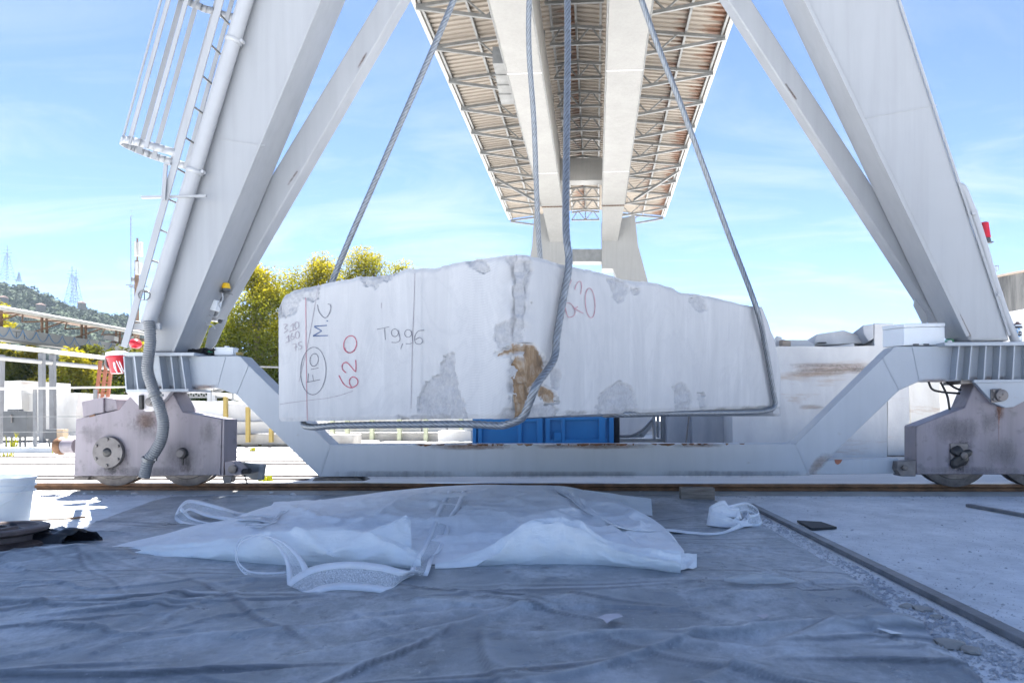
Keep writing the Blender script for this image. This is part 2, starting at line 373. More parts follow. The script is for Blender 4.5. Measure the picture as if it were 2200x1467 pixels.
def mat_gauze(name, col, tr, weave, thick=False):
    m = MT(name); m.t.nodes.remove(m.b)
    d = m.n('ShaderNodeBsdfDiffuse'); t = m.n('ShaderNodeBsdfTranslucent'); p = m.n('ShaderNodeBsdfTransparent')
    cc = m.mix(m.ramp(m.noise(9, 5), (.3, 0), (.7, 1)), sh(col, .93), col)
    cc = m.mix(m.ramp(m.noise(1, 4, .6, m.map((160, 6, 6))), (.62, 0), (.72, .5)), cc, sh(col, 1.12))
    for x in (d, t): m.l(cc, x.inputs['Color'])
    bm = m.n('ShaderNodeBump'); bm.inputs['Strength'].default_value = .5; bm.inputs['Distance'].default_value = .022
    vv = m.n('ShaderNodeTexVoronoi', feature='F1'); vv.inputs['Scale'].default_value = 7; m.l(m.mix(.2, m.map((1, 1.3, 1.6), (0, 0, .5)), m.n('ShaderNodeTexNoise').outputs['Color'], 'ADD'), vv.inputs['Vector']); m.l(m.mix(.25, vv.outputs['Distance'], m.noise(90, 6, .7)), bm.inputs['Height']); m.l(bm.outputs[0], d.inputs['Normal'])
    a = m.n('ShaderNodeMixShader'); a.inputs[0].default_value = .06; m.l(d.outputs[0], a.inputs[1]); m.l(t.outputs[0], a.inputs[2])
    b = m.n('ShaderNodeMixShader')
    if weave: m.l(m.ramp(m.noise(weave, 2, .5), (.42, max(0, tr-.35)), (.58, min(1, tr+.35))), b.inputs[0])
    else: b.inputs[0].default_value = tr
    m.l(a.outputs[0], b.inputs[1]); m.l(p.outputs[0], b.inputs[2])
    m.l(b.outputs[0], m.t.nodes['Material Output'].inputs[0]); return m.m
M['gauze'] = mat_gauze('white_gauze', (.96, .96, .965), .025, 0)
M['fold'] = mat_gauze('folded_glass_cloth', (.94, .965, .965), .01, 0)
M['tape'] = mat_gauze('tape_border', (.93, .94, .96), .04, 0)
M['net'] = mat_gauze('tape_net', (.92, .93, .95), .5, 330)
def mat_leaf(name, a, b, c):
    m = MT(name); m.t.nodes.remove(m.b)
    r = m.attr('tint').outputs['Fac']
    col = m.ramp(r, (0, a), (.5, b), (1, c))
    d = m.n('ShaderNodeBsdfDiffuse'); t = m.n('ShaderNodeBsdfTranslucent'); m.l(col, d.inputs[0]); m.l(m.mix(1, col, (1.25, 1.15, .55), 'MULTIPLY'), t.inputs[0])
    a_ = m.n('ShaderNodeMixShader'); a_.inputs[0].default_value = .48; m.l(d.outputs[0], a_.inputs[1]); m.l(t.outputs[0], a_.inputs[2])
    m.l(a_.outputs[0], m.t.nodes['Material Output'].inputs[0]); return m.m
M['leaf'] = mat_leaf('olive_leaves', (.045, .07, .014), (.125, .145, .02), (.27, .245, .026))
M['leaf2'] = mat_leaf('dark_leaves', (.012, .027, .009), (.03, .052, .014), (.085, .095, .02))
M['bark'] = plain('bark', (.11, .085, .06), .9, .3, 8, .8, 12)
def mat_hill():
    m = MT('wooded_slope')
    c = m.ramp(m.noise(.24, 7, .7), (.34, (.009, .028, .006)), (.5, (.02, .05, .010)), (.66, (.05, .08, .018)))
    m.bump(m.noise(1.4, 5, .7), 1.0, .8)
    return m.done(c, .9)
M['hill'] = mat_hill()
def mat_tank():
    m = MT('stained_concrete')
    st = m.noise(1, 8, .7, m.map((1.1, 1.1, .12)), .4)
    c = m.mix(m.ramp(st, (.38, 0), (.6, 1)), (.035, .035, .037), (.17, .165, .155))
    return m.done(c, .9)
M['tank'] = mat_tank()
M['pinkroof'] = plain('pale_roof', (.40, .32, .255), .7, .1, 1)
M['concrete'] = plain('old_concrete', (.36, .345, .32), .85, .25, 3, .5, 20)
M['rustbrown'] = plain('rusty_underside', (.15, .09, .055), .8, .4, 2, .3, 20)
M['bluecable'] = plain('blue_cable', (.08, .20, .38), .5, .1, 6)
M['black_plastic'] = plain('black_plastic', (.015, .015, .018), .3, .3, 10, .4, 30)
M['clear'] = mat_gauze('milky_plastic', (.66, .68, .68), .42, 0)

def mat_stain(name, col, dens=.85, mp=(5, 5, 1)):
    m = MT(name); n = m.mix(.4, m.noise(3, 9, .72, m.map(mp), .4), m.noise(50, 7, .75)); f = m.attr('fade').outputs['Fac']
    al = m.ramp(m.math('ADD', m.math('MULTIPLY', f, .42), m.math('MULTIPLY', n, 1.0)), (.68, 0), (1.02, dens))
    m.val(m.b.inputs['Alpha'], al); return m.done(m.mix(m.ramp(m.noise(14, 5), (.3, 0), (.7, 1)), sh(col, .6), sh(col, 1.3)), .7)
M['oil'] = mat_stain('oil_stain', (.05, .043, .042), .62); M['ruststain'] = mat_stain('rust_stain', (.17, .07, .025), .62, (1.2, 1.2, 6)); M['ochre'] = mat_stain('ochre_stain', (.36, .19, .07), .5, (.8, .8, 9)); M['grime_and_shade'] = mat_stain('grime_stain', (.10, .095, .095), .38)
def stain(parent, q, mat, sharp=1.0, name='stain'):
    n = 14; rows = []; fd = []
    for i in range(n+1):
        u = i/n; a = q[0].lerp(q[1], u); b = q[3].lerp(q[2], u)
        rows.append([a.lerp(b, k/n) for k in range(n+1)])
        for k in range(n+1): v = k/n; fd.append((math.sin(math.pi*u)*math.sin(math.pi*v))**(.6*sharp))
    mb = MB(); mb.grid(rows); o = mb.build(name, M[mat], parent); at = o.data.attributes.new('fade', 'FLOAT', 'POINT'); at.data.foreach_set('value', fd); return o
def cst(parent, x0, y0, x1, y1, b, mat, sharp=1.0): return stain(parent, [PC(x0, y0, b), PC(x1, y0, b), PC(x1, y1, b), PC(x0, y1, b)], mat, sharp)

# ---------------------------------------------------------------- ground and rails
def ground():
    mb = MB()
    xs = [-420, -150, -60, -20, -8, -4, 0, 4, 8, 20, 60, 150, 420]; ys = [-60, -20, 0, 3, 6, 9, 14, 20, 40, 100, 200, 420]
    mb.grid([[V((x, y, 0)) for x in xs] for y in ys]); return tag(mb.build('ground', M['ground']), kind='structure')
ground()
RB = 5.62      # the near rail runs at this distance
RAILTOP = .085
def near_rail():
    root = empty('crane_rail', W(0, RB, 0), 'rusty brown crane rail carrying the big gantry wheels', 'rail')
    prof = [(-.05, .0), (.05, 0), (.05, .012), (.012, .022), (.012, .05), (.032, .056), (.032, RAILTOP-.003), (-.032, RAILTOP-.003), (-.032, .056), (-.012, .05), (-.012, .022), (-.05, .012)]
    mb = MB(); mb.prism([W(-14, RB+q, z) for q, z in prof], [W(14, RB+q, z) for q, z in prof]); mb.build('rail_body', M['railsteel'], root, .003)
    mb = MB(); mb.abox(-14, 14, RB-.026, RB+.026, RAILTOP-.003, RAILTOP); mb.build('running_surface', M['railtop'], root)
    mb = MB()    # the rough concrete upstand the rail sits in
    rows = []
    for i in range(281):
        a = -14 + i*.1; q = .012*fn(a*3, 1.7)
        rows.append([W(a, RB-.16+q, .001), W(a, RB-.12+q, .018+.006*fn(a*5, 3)), W(a, RB-.055, .026)])
    mb.grid(rows); mb.build('grout', M['concrete'], root, smooth=50)
near_rail()
for i, (y, wd, lb) in enumerate([(1031, .10, 'first flat yard rail just behind the near bogie'), (1024, .05, 'second flat yard rail behind the near bogie'), (998, .12, 'third flat yard rail on the sunlit concrete'),
                                 (992, .12, 'fourth flat yard rail on the sunlit concrete'), (982, .14, 'fifth flat yard rail on the sunlit concrete'), (971, .14, 'sixth flat yard rail on the sunlit concrete'), (963, .16, 'farthest flat yard rail before the block racks')]):
    b = G(500, y).dot(GB); mb = MB()
    a0, a1 = -20, (-2.9 if i < 2 else 6)
    mb.abox(a0, a1, b-wd/4, b+wd/4, .002, .018); mb.abox(a0, a1, b+wd/4+.001, b+wd/2, .002, .010)
    tag(mb.build('yard_rail', M['wheel']), lb, 'rail', 'rails let into the yard')

# ---------------------------------------------------------------- the big gantry crane
crane = empty('gantry_crane', W(0, RB, 0), 'large white gantry crane with corrugated canopy straddling the rail', 'crane')
S0, S1 = 5.52, 5.72       # front and back of the sill beam
def sill():
    top = [(268, 765), (515, 764), (534, 784), (709, 955), (1709, 953), (1897, 768), (1922, 744), (2420, 740)]
    bot = [(2420, 815), (1976, 819), (1933, 838), (1788, 977), (1740, 1021), (686, 1024), (507, 848), (466, 833), (275, 836)]
    mb = MB()
    # convex pieces joined side by side so that the plate joints read
    def pc(pts): mb.cpoly(pts, S0, S1)
    pc([(275, 836), (466, 833), (507, 848), (534, 784), (515, 764), (268, 765)])
    pc([(507, 848), (686, 1024), (709, 955), (534, 784)])
    pc([(686, 1024), (1740, 1021), (1709, 953), (709, 955)])
    pc([(1740, 1021), (1788, 977), (1933, 838), (1897, 768), (1709, 953)])
    pc([(1933, 838), (1976, 819), (2420, 815), (2420, 740), (1922, 744), (1897, 768)])
    o = mb.build('sill_beam', M['sill'], crane, .006)
    # weld seams
    for p, q in (((507, 848), (533, 785)), ((687, 1023), (709, 957)), ((1739, 1020), (1710, 955)), ((1932, 837), (1897, 769)), ((466, 832), (484, 767)), ((1976, 818), (1961, 745))):
        m2 = MB(); m2.bar(PC(*p, S0-.001), PC(*q, S0-.001), .009, .006, GB); m2.build('weld_seam', M['sill'], o)
    # flanges
    m2 = MB(); m2.cpoly([(266, 757), (417, 757), (417, 764), (266, 764)], S0-.10, S1+.05); m2.build('top_plate', M['sill'], o, .003)
    m2 = MB(); m2.cpoly([(2030, 735), (2420, 732), (2420, 740), (2030, 743)], S0-.10, S1+.05); m2.build('top_plate', M['sill'], o, .003)
    m2 = MB(); m2.cpoly([(270, 836), (405, 834.5), (405, 841), (270, 842)], S0-.08, S1+.05); m2.build('bottom_plate', M['sill'], o, .003)
    m2 = MB(); m2.cpoly([(2092, 815.5), (2420, 813), (2420, 820), (2092, 822)], S0-.08, S1+.05); m2.build('bottom_plate', M['sill'], o, .003)
    for (xt, xb) in ((266, 271), (288, 296), (340, 349), (367, 375), (389, 399)):
        m2 = MB(); m2.cpoly([(xt-1.3, 765), (xt+1.3, 765), (xb+1.3, 836), (xb-1.3, 836)], S0-.09, S0-.001); m2.build('stiffener', M['sill'], o)
    for (xt, xb) in ((2061, 2054), (2088, 2081), (2119, 2114), (2150, 2146), (2180, 2176), (2212, 2210)):
        m2 = MB(); m2.cpoly([(xt-1.3, 742), (xt+1.3, 742), (xb+1.3, 815), (xb-1.3, 815)], S0-.09, S0-.001); m2.build('stiffener', M['sill'], o)
    m2 = MB(); m2.cpoly([(676, 1026), (770, 1026), (782, 1033), (670, 1033)], S0+.01, S1-.01); m2.build('jacking_pad', M['wheel'], o, .004)
    # rust runs along the worn top edge and at the knuckle
    m2 = MB()
    rnd = random.Random(3)
    for i in range(46):
        x = rnd.uniform(880, 1500) if i < 36 else rnd.uniform(720, 1700); wd = rnd.uniform(3, 26); y = 953.6 + (x-709)*-.002
        m2.cpoly([(x, y+.4), (x+wd, y+.4), (x+wd*.8, y+rnd.uniform(2, 5)), (x+wd*.3, y+rnd.uniform(2, 6))], S0-.0012, S0+.002)
    m2.build('rust_patch', M['railsteel'], o)
    stain(o, [PC(1725, 1024, S0-.002), PC(1752, 1024, S0-.002), PC(1796, 972, S0-.002), PC(1760, 968, S0-.002)], 'ochre', .6)
    for a in ((880, 950, 1130, 968), (1130, 949, 1430, 966), (1440, 950, 1560, 962)): cst(o, *a, S0-.0015, 'ruststain', .8)
    for a in ((700, 1010, 1000, 1028), (1000, 1011, 1400, 1027), (1400, 1010, 1745, 1026)): cst(o, *a, S0-.002, 'grime_and_shade', .5)
    for a in ((266, 825, 400, 842), (400, 824, 475, 838), (2050, 806, 2200, 822), (1960, 812, 2050, 822)): cst(o, *a, S0-.0022, 'ruststain', 1.0)
sill()

def leg(fl, fr, b, d, name, top=8.6):
    # fl, fr: two image points each for the front left / right edge, continued in a straight line up to the girders
    mb = MB(); secs = []
    L0, L1 = PC(*fl[0], b), PC(*fl[1], b); R0, R1 = PC(*fr[0], b), PC(*fr[1], b)
    def at(p, q, z): return p + (q-p)*((z-p.z)/(q.z-p.z))
    z0 = L0.z
    for z in (z0, (z0+top)/2, top):
        l, r = at(L0, L1, z), at(R0, R1, z); secs.append([l, r, r+GB*d, l+GB*d])
    for s0, s1 in zip(secs, secs[1:]): pass
    mb.prism(secs[0], secs[-1]); o = mb.build(name, M['paint'], crane, .02, seg=3)
    return o, at, (L0, L1, R0, R1)
LB, LD = 5.46, .34
lego, at_, LL = leg(((312, 757), (528, 0)), ((373, 757), (690, 0)), LB, LD, 'leg')
legr, at_, LR = leg(((2084, 733), (1730, 0)), ((2170, 731), (1930, 0)), LB, LD, 'leg')
for oo, E, sgn in ((lego, LL, 1), (legr, LR, -1)):
    # small corner flange that runs up each front edge, plate joint and base plate
    for z in (2.95, 5.1):
        m2 = MB(); l, r = at_(E[0], E[1], z), at_(E[2], E[3], z+.25*(-sgn)*0)
        m2.bar(l - GB*.001, r - GB*.001 + V((0, 0, -.09*sgn)), .008, .005, GB); m2.build('weld_seam', M['paint'], oo)
m2 = MB(); e = at_(LR[0], LR[1], .65+.59); f = at_(LR[0], LR[1], 8.5); m2.bar(e-GB*.012-RA*.008, f-GB*.012-RA*.008, .03, .02, GB); m2.build('edge_flange', M['paint'], legr, .004)
m2 = MB(); e = at_(LR[2], LR[3], 1.24); f = at_(LR[2], LR[3], 8.5); m2.bar(e-GB*.008, f-GB*.008, .02, .014, GB); m2.build('edge_flange', M['paint'], legr, .004)
m2 = MB(); e = at_(LL[2], LL[3], 1.18); f = at_(LL[2], LL[3], 8.5); m2.bar(e-GB*.008, f-GB*.008, .02, .014, GB); m2.build('edge_flange', M['paint'], lego, .004)
def strut(fl, fr, b, d, par):
    mb = MB(); A = [PC(*p, b) for p in (fl[0], fr[0], fr[1], fl[1])]
    mb.prism(A, [p + GB*d for p in A]); return mb.build('strut', M['paint'], crane, .012)
SB = 5.82
s1 = strut(((400, 680), (811+.606*560, -560)), ((462, 690), (862+.582*560, -560)), SB, .15, lego)
s2 = strut(((1987+24, 690), (1568-.657*520, -520)), ((2063, 690), (1627-.673*520, -520)), SB, .15, legr)
def edge_rust(o, x0, y0, x1, y1, b, wd=3):
    dx, dy = x1-x0, y1-y0; L_ = math.hypot(dx, dy); nx, ny = -dy/L_*wd, dx/L_*wd
    stain(o, [PC(x0-nx, y0-ny, b), PC(x1-nx, y1-ny, b), PC(x1+nx, y1+ny, b), PC(x0+nx, y0+ny, b)], 'ruststain', .3)
edge_rust(s1, 789, 112, 768, 148, SB-.002, 2.2); edge_rust(s1, 640, 366, 617, 400, SB-.002, 2.2); edge_rust(s2, 1686, 178, 1713, 217, SB-.002, 2.2); edge_rust(lego, 380, 735, 420, 640, LB-.002, 2.5); edge_rust(legr, 2088, 728, 2060, 672, LB-.002, 2.5)
m2 = MB(); m2.abox(-1.35, .95, SB+.16, SB+.40, 6.0, 6.35); m2.build('cross_tie', M['paint'], crane, .01)
# gussets at the feet of the legs
def gusset(pts, b0, b1, nm='gusset', mat='paint'):
    m2 = MB(); m2.cpoly(pts, b0, b1); return m2.build(nm, M[mat], crane, .004)
gusset([(437, 757), (449, 705), (488, 683), (486, 690), (463, 740), (448, 757)], SB-.02, SB-.005)
gusset([(1963, 656), (1966, 640), (1992, 676), (1992, 700), (1985, 700)], SB-.02, SB-.005)
m2 = MB(); m2.lathe(PC(472, 690, SB-.03), GB, [(.018, 0), (.018, .03)], 16); m2.build('lifting_eye', M['greybox'], crane)

# conduit pipes and corrugated hose
def path_px(pts, b): return [PC(x, y, b) for x, y in pts]
pp = path_px([(316, 705), (528, 0), (528+.3*460, -460)], 5.39)
m2 = MB(); m2.tube(pp, .057, 20); m2.build('conduit', M['conduit'], crane, smooth=60)
for (x, y) in ((502, 88), (418, 368)):
    c = PC(x, y, 5.39); d = (pp[1]-pp[0]).normalized(); m2 = MB(); m2.lathe(c-d*.02, d, [(.063, 0), (.066, .004), (.066, .03), (.063, .034)], 20); m2.lathe(c+RA*.075-d*.01, GB, [(.014, -.02), (.014, .02)], 10); m2.build('pipe_clip', M['conduit'], crane, smooth=40)
hp = smooth_path(path_px([(320, 690), (323, 734), (317, 790), (325, 824), (334, 850), (345, 882), (351, 910), (347, 942), (333, 970), (319, 989), (310, 1026)], 5.30), 22)
L = sum((hp[i+1]-hp[i]).length for i in range(len(hp)-1)); hp2 = []; step = .0045; k = 0; acc = 0; tgt = 0
for i in range(len(hp)-1):
    sgm = (hp[i+1]-hp[i]).length
    while tgt <= acc+sgm: hp2.append(hp[i].lerp(hp[i+1], (tgt-acc)/sgm)); tgt += step
    acc += sgm
m2 = MB(); m2.tube(hp2, .045, 18, rad=lambda i, d: .044 if (i // 2) % 2 else .039); m2.build('corrugated_hose', M['hose'], crane, smooth=80)
for (x, y, a) in ((333, 849, (.35, -1)), (319, 987, (-.45, -1))):
    c = PC(x, y, 5.30); d = (RA*a[0] + V((0, 0, a[1]))).normalized(); m2 = MB(); m2.lathe(c-d*.012, d, [(.049, 0), (.051, .002), (.051, .022), (.049, .024)], 20); m2.box(c+RA*.052, (.03, .02, .02)); m2.build('hose_clamp', M['galv'], crane, smooth=40)
rp = path_px([(2186, 742), (2178, 722), (2170, 705), (2159, 678), (2144, 634), (2130, 591), (2113, 531), (2094, 471), (2079, 433), (2069, 409), (2060, 402), (2052, 404)], 5.50)
m2 = MB(); m2.tube(smooth_path(rp, 6), .034, 16); m2.build('conduit', M['conduit'], crane, smooth=60)
for (x, y) in ((2090, 459), (2144, 634)):
    m2 = MB(); m2.lathe(PC(x, y, 5.50)-V((0, 0, .01)), V((-.3, 0, 1)), [(.038, 0), (.038, .025)], 16); m2.box(PC(x+1, y, 5.445), (.025, .02, .02)); m2.build('pipe_clip', M['conduit'], crane, smooth=40)

# ladder with safety cage on the left leg
def ladder():
    b0, b1 = 5.28, 5.68
    A, B = PC(267, 746, b0), PC(474, 0, b0); d = (B-A).normalized(); top = 6.2
    lad = MB(); C = A + d*((top-A.z)/d.z)
    out = (RA*-1 + d*(RA.dot(d))).normalized()
    if out.z < 0: pass
    lad.bar(A, C, .012, .055, out); lad.bar(A+GB*(b1-b0), C+GB*(b1-b0), .012, .055, out)
    o = lad.build('ladder', M['paint'], crane, .002)
    n = 0; s = .22
    while s < (C-A).length:
        m2 = MB(); p = A + d*s; m2.tube([p, p+GB*(b1-b0)], .009, 8); m2.build('rung', M['galv'], o, smooth=60); s += .255; n += 1
    # brackets back to the leg
    for y in (700, 420):
        p = A + d*((PC(300, y, b0).z-A.z)/d.z) + GB*.05
        m2 = MB(); m2.bar(p - (RA*.24 if y == 420 else RA*0), p + RA*(.22 if y == 700 else .30), .018 if y == 420 else .03, .018 if y == 420 else .05); m2.build('ladder_bracket', M['paint'], o)
    # cage
    Hs = PC(404, 336, b0); s0 = (Hs-A).dot(d); half = (b1-b0)/2
    def hoop_pts(s, n=28):
        c = A + d*s + GB*half; pts = []
        for i in range(n+1):
            th = math.pi*i/n
            pts.append(c - GB*(math.cos(th)*half*1.02*(1+.28*math.sin(th))) + out*(.60*math.sin(th)**.75))
        return pts
    for k in range(4):
        h = hoop_pts(s0 + k*1.33)
        m2 = MB()
        for p, q in zip(h, h[1:]):
            m2.add([p-d*.03, q-d*.03, q+d*.03, p+d*.03], [(0, 1, 2, 3)])
        ho = m2.build('cage_hoop', M['paint'], o, smooth=60); md = ho.modifiers.new('solid', 'SOLIDIFY'); md.thickness = .008
    for i in (3, 6, 9, 12, 15, 18, 21, 24, 26):
        h0 = hoop_pts(s0-.03)[i]; h1 = hoop_pts(s0+3*1.33)[i]
        t = (hoop_pts(s0)[i+1]-hoop_pts(s0)[i-1]).normalized()
        m2 = MB(); m2.bar(h0, h1, .008, .036, t); m2.build('cage_bar', M['paint'], o)
    m2 = MB(); m2.bar(PC(356, 355, b0-.02), PC(351, 430, b0-.02), .03, .012); m2.box(PC(360, 352, b0-.02), (.05, .02, .02)); m2.build('gate_stay', M['paint'], o)
    m2 = MB(); m2.tube([PC(310, 645, b0-.02)] + [PC(310+13*math.sin(t*.7), 634-11*math.cos(t*.7), b0-.02) for t in range(0, 11)], .005, 6); m2.build('wire_loop', M['galv'], o, smooth=60)
ladder()

# ---- bogies
def wheel(x, yb, par, r=.29):
    c = PC(x, yb, 5.57); c.z = RAILTOP + r - .022
    m2 = MB(); m2.lathe(c-GB*.02, GB, [(.05, -.012), (r*.78, -.006), (r*.80, .0), (r*.93, .004), (r, .008), (r, .034), (r-.024, .042), (r-.024, .115), (r-.005, .12), (r-.005, .14), (.05, .14)], 48)
    return m2.build('wheel', M['wheel'], par, smooth=35)
BF = 5.50
def bogie_left():
    poly = [(163, 900), (256, 880), (274, 857), (300, 838), (368, 838), (393, 885), (477, 900), (474, 1021), (158, 1022.5)]
    mb = MB(); mb.cpoly(poly, BF, BF+.21); o = mb.build('bogie', M['mauve'], crane, .006)
    wheel(249, 1047, o); wheel(405, 1047, o)
    m2 = MB(); m2.cpoly([(478.2, 900), (482, 900.5), (480, 1021), (475.5, 1021)], BF-.004, BF+.2); m2.build('end_plate', M['mauve'], o)
    # trunnion plate
    m2 = MB(); m2.cpoly([(270, 842), (368, 841), (345, 868), (338, 878), (326, 884), (312, 884), (300, 874)], BF-.05, BF-.004); t = m2.build('trunnion_plate', paint('trunnion_paint', (.60, .56, .55), .5, .06, .3, lo=.58, hi=.68), o, .004)
    m2 = MB(); m2.lathe(PC(318, 863, BF-.11), GB, [(.02, 0), (.026, .001), (.028, .012), (.036, .014), (.038, .03), (.034, .065), (.034, .10)], 24); m2.build('pin', M['cap'], t, smooth=35)
    m2 = MB(); m2.box(PC(304, 864, BF-.06), (.035, .03, .12)); m2.build('keeper', M['grease'], t, .008)
    # gearbox cover with bolts
    c = PC(237, 971, BF); m2 = MB(); m2.lathe(c-GB*.035, GB, [(.04, -.004), (.128, 0), (.130, .004), (.130, .036)], 48); hub = m2.build('hub_cover', M['cap'], o, smooth=35)
    for k in range(6):
        a = k*math.pi/3+.5; m2 = MB(); m2.lathe(c-GB*.048+RA*math.cos(a)*.108+V((0, 0, math.sin(a)*.108)), GB, [(.011, 0), (.013, .003), (.013, .014)], 6); m2.build('bolt', M['cap'], hub)
    m2 = MB(); m2.lathe(c-GB*.046, GB, [(.012, -.004), (.032, .0), (.040, .008)], 20); m2.build('hub_hole', M['grease'], hub, smooth=40)
    c = PC(393, 973, BF); m2 = MB(); m2.lathe(c-GB*.045, GB, [(.03, -.004), (.036, .002), (.037, .046)], 24); m2.build('axle_end', M['cap'], o, smooth=35)
    m2 = MB(); m2.lathe(c-GB*.02, GB, [(.04, 0), (.046, .008), (.046, .021)], 24); m2.bar(c-GB*.004+V((0, 0, -.03)), c-GB*.004+V((0, 0, -.10)), .012, .008, GB); m2.build('grease_ring', M['grease'], o, smooth=35)
    # motor housing on the shoulder
    m2 = MB(); A = [PC(x, y, BF+.01) for x, y in ((175, 863), (222, 853), (222, 886), (178, 896))]; m2.prism(A, [p+GB*.2 for p in A]); mh = m2.build('motor_housing', M['mauve'], o, .006)
    m2 = MB(); m2.cpoly([(223, 853), (249, 857), (253, 880), (223, 886)], BF+.03, BF+.19); m2.build('side_cover', M['mauve'], o, .006)
    m2 = MB(); m2.cpoly([(192, 893), (203, 890), (203, 893), (192, 896)], BF-.01, BF+.01); m2.build('hinge', M['railsteel'], mh)
    # buffer stub on the left
    c = PC(160, 958, BF+.1); m2 = MB(); m2.tube([c+RA*.02, c-RA*.10], .062, 24); b = m2.build('buffer', M['mauve'], o, smooth=40)
    m2 = MB(); m2.lathe(c-RA*.09, -RA, [(.066, 0), (.075, .012), (.078, .03), (.068, .06), (.03, .075)], 24); m2.build('buffer_cap', M['railsteel'], b, smooth=40)
    # rail sweep and foot bracket at the right end
    m2 = MB(); m2.cpoly([(482, 992), (500, 991), (518, 1008), (518, 1020), (484, 1022)], BF-.02, BF+.10); fb = m2.build('foot_bracket', M['mauve'], o, .005)
    m2 = MB(); m2.lathe(PC(498, 1008, BF-.05), GB, [(.02, 0), (.034, .002), (.034, .03)], 20); m2.build('pin', M['wheel'], fb, smooth=35)
    m2 = MB(); m2.tube([PC(518, 1013, BF+.03), PC(536, 1011, BF-.02)], .022, 14); m2.build('roller', M['rubber'], fb, smooth=40)
    m2 = MB(); m2.cpoly([(515, 993), (566, 998), (561, 1030), (545, 1030), (516, 1019)], BF+.12, BF+.17); m2.build('sweep_plate', M['galv'], fb, .003)
    m2 = MB(); m2.cpoly([(557, 998), (568, 999), (563, 1031), (552, 1031)], BF+.08, BF+.12); m2.build('sweep_rubber', M['hose'], fb, .003)
    m2 = MB(); m2.tube(smooth_path([PC(525, 1020, BF), PC(528, 1030, BF), PC(532, 1040, BF)], 4), .006, 8); m2.build('wire', M['rubber'], fb)
    m2 = MB(); m2.cpoly([(477, 1022), (499, 1022), (496, 1036), (480, 1038)], BF+.05, BF+.12); m2.build('rail_guard', M['cap'], o, .004)
    m2 = MB(); m2.cpoly([(158, 1023), (192, 1023), (188, 1032), (158, 1032)], BF+.02, BF+.10); m2.build('rail_guard', M['wheel'], o, .006)
    m2 = MB(); m2.cpoly([(276, 856), (300, 834), (300, 842), (281, 862)], BF+.21, BF+.26); m2.build('shoulder_plate', M['mauve'], o)
bogie_left()
bgl = [o for o in bpy.data.objects if o.name == 'bogie'][0]
for a, mt in (((208, 950, 285, 1024), 'oil'), ((380, 965, 415, 1024), 'oil'), ((160, 1000, 475, 1026), 'grime_and_shade'), ((280, 860, 360, 960), 'grime_and_shade'), ((420, 900, 474, 960), 'grime_and_shade'), ((230, 985, 262, 1022), 'oil'), ((285, 880, 345, 930), 'ruststain'), ((350, 940, 440, 1020), 'grime_and_shade'), ((170, 905, 230, 960), 'grime_and_shade')): cst(bgl, *a, BF-.0015, mt, 1.0)
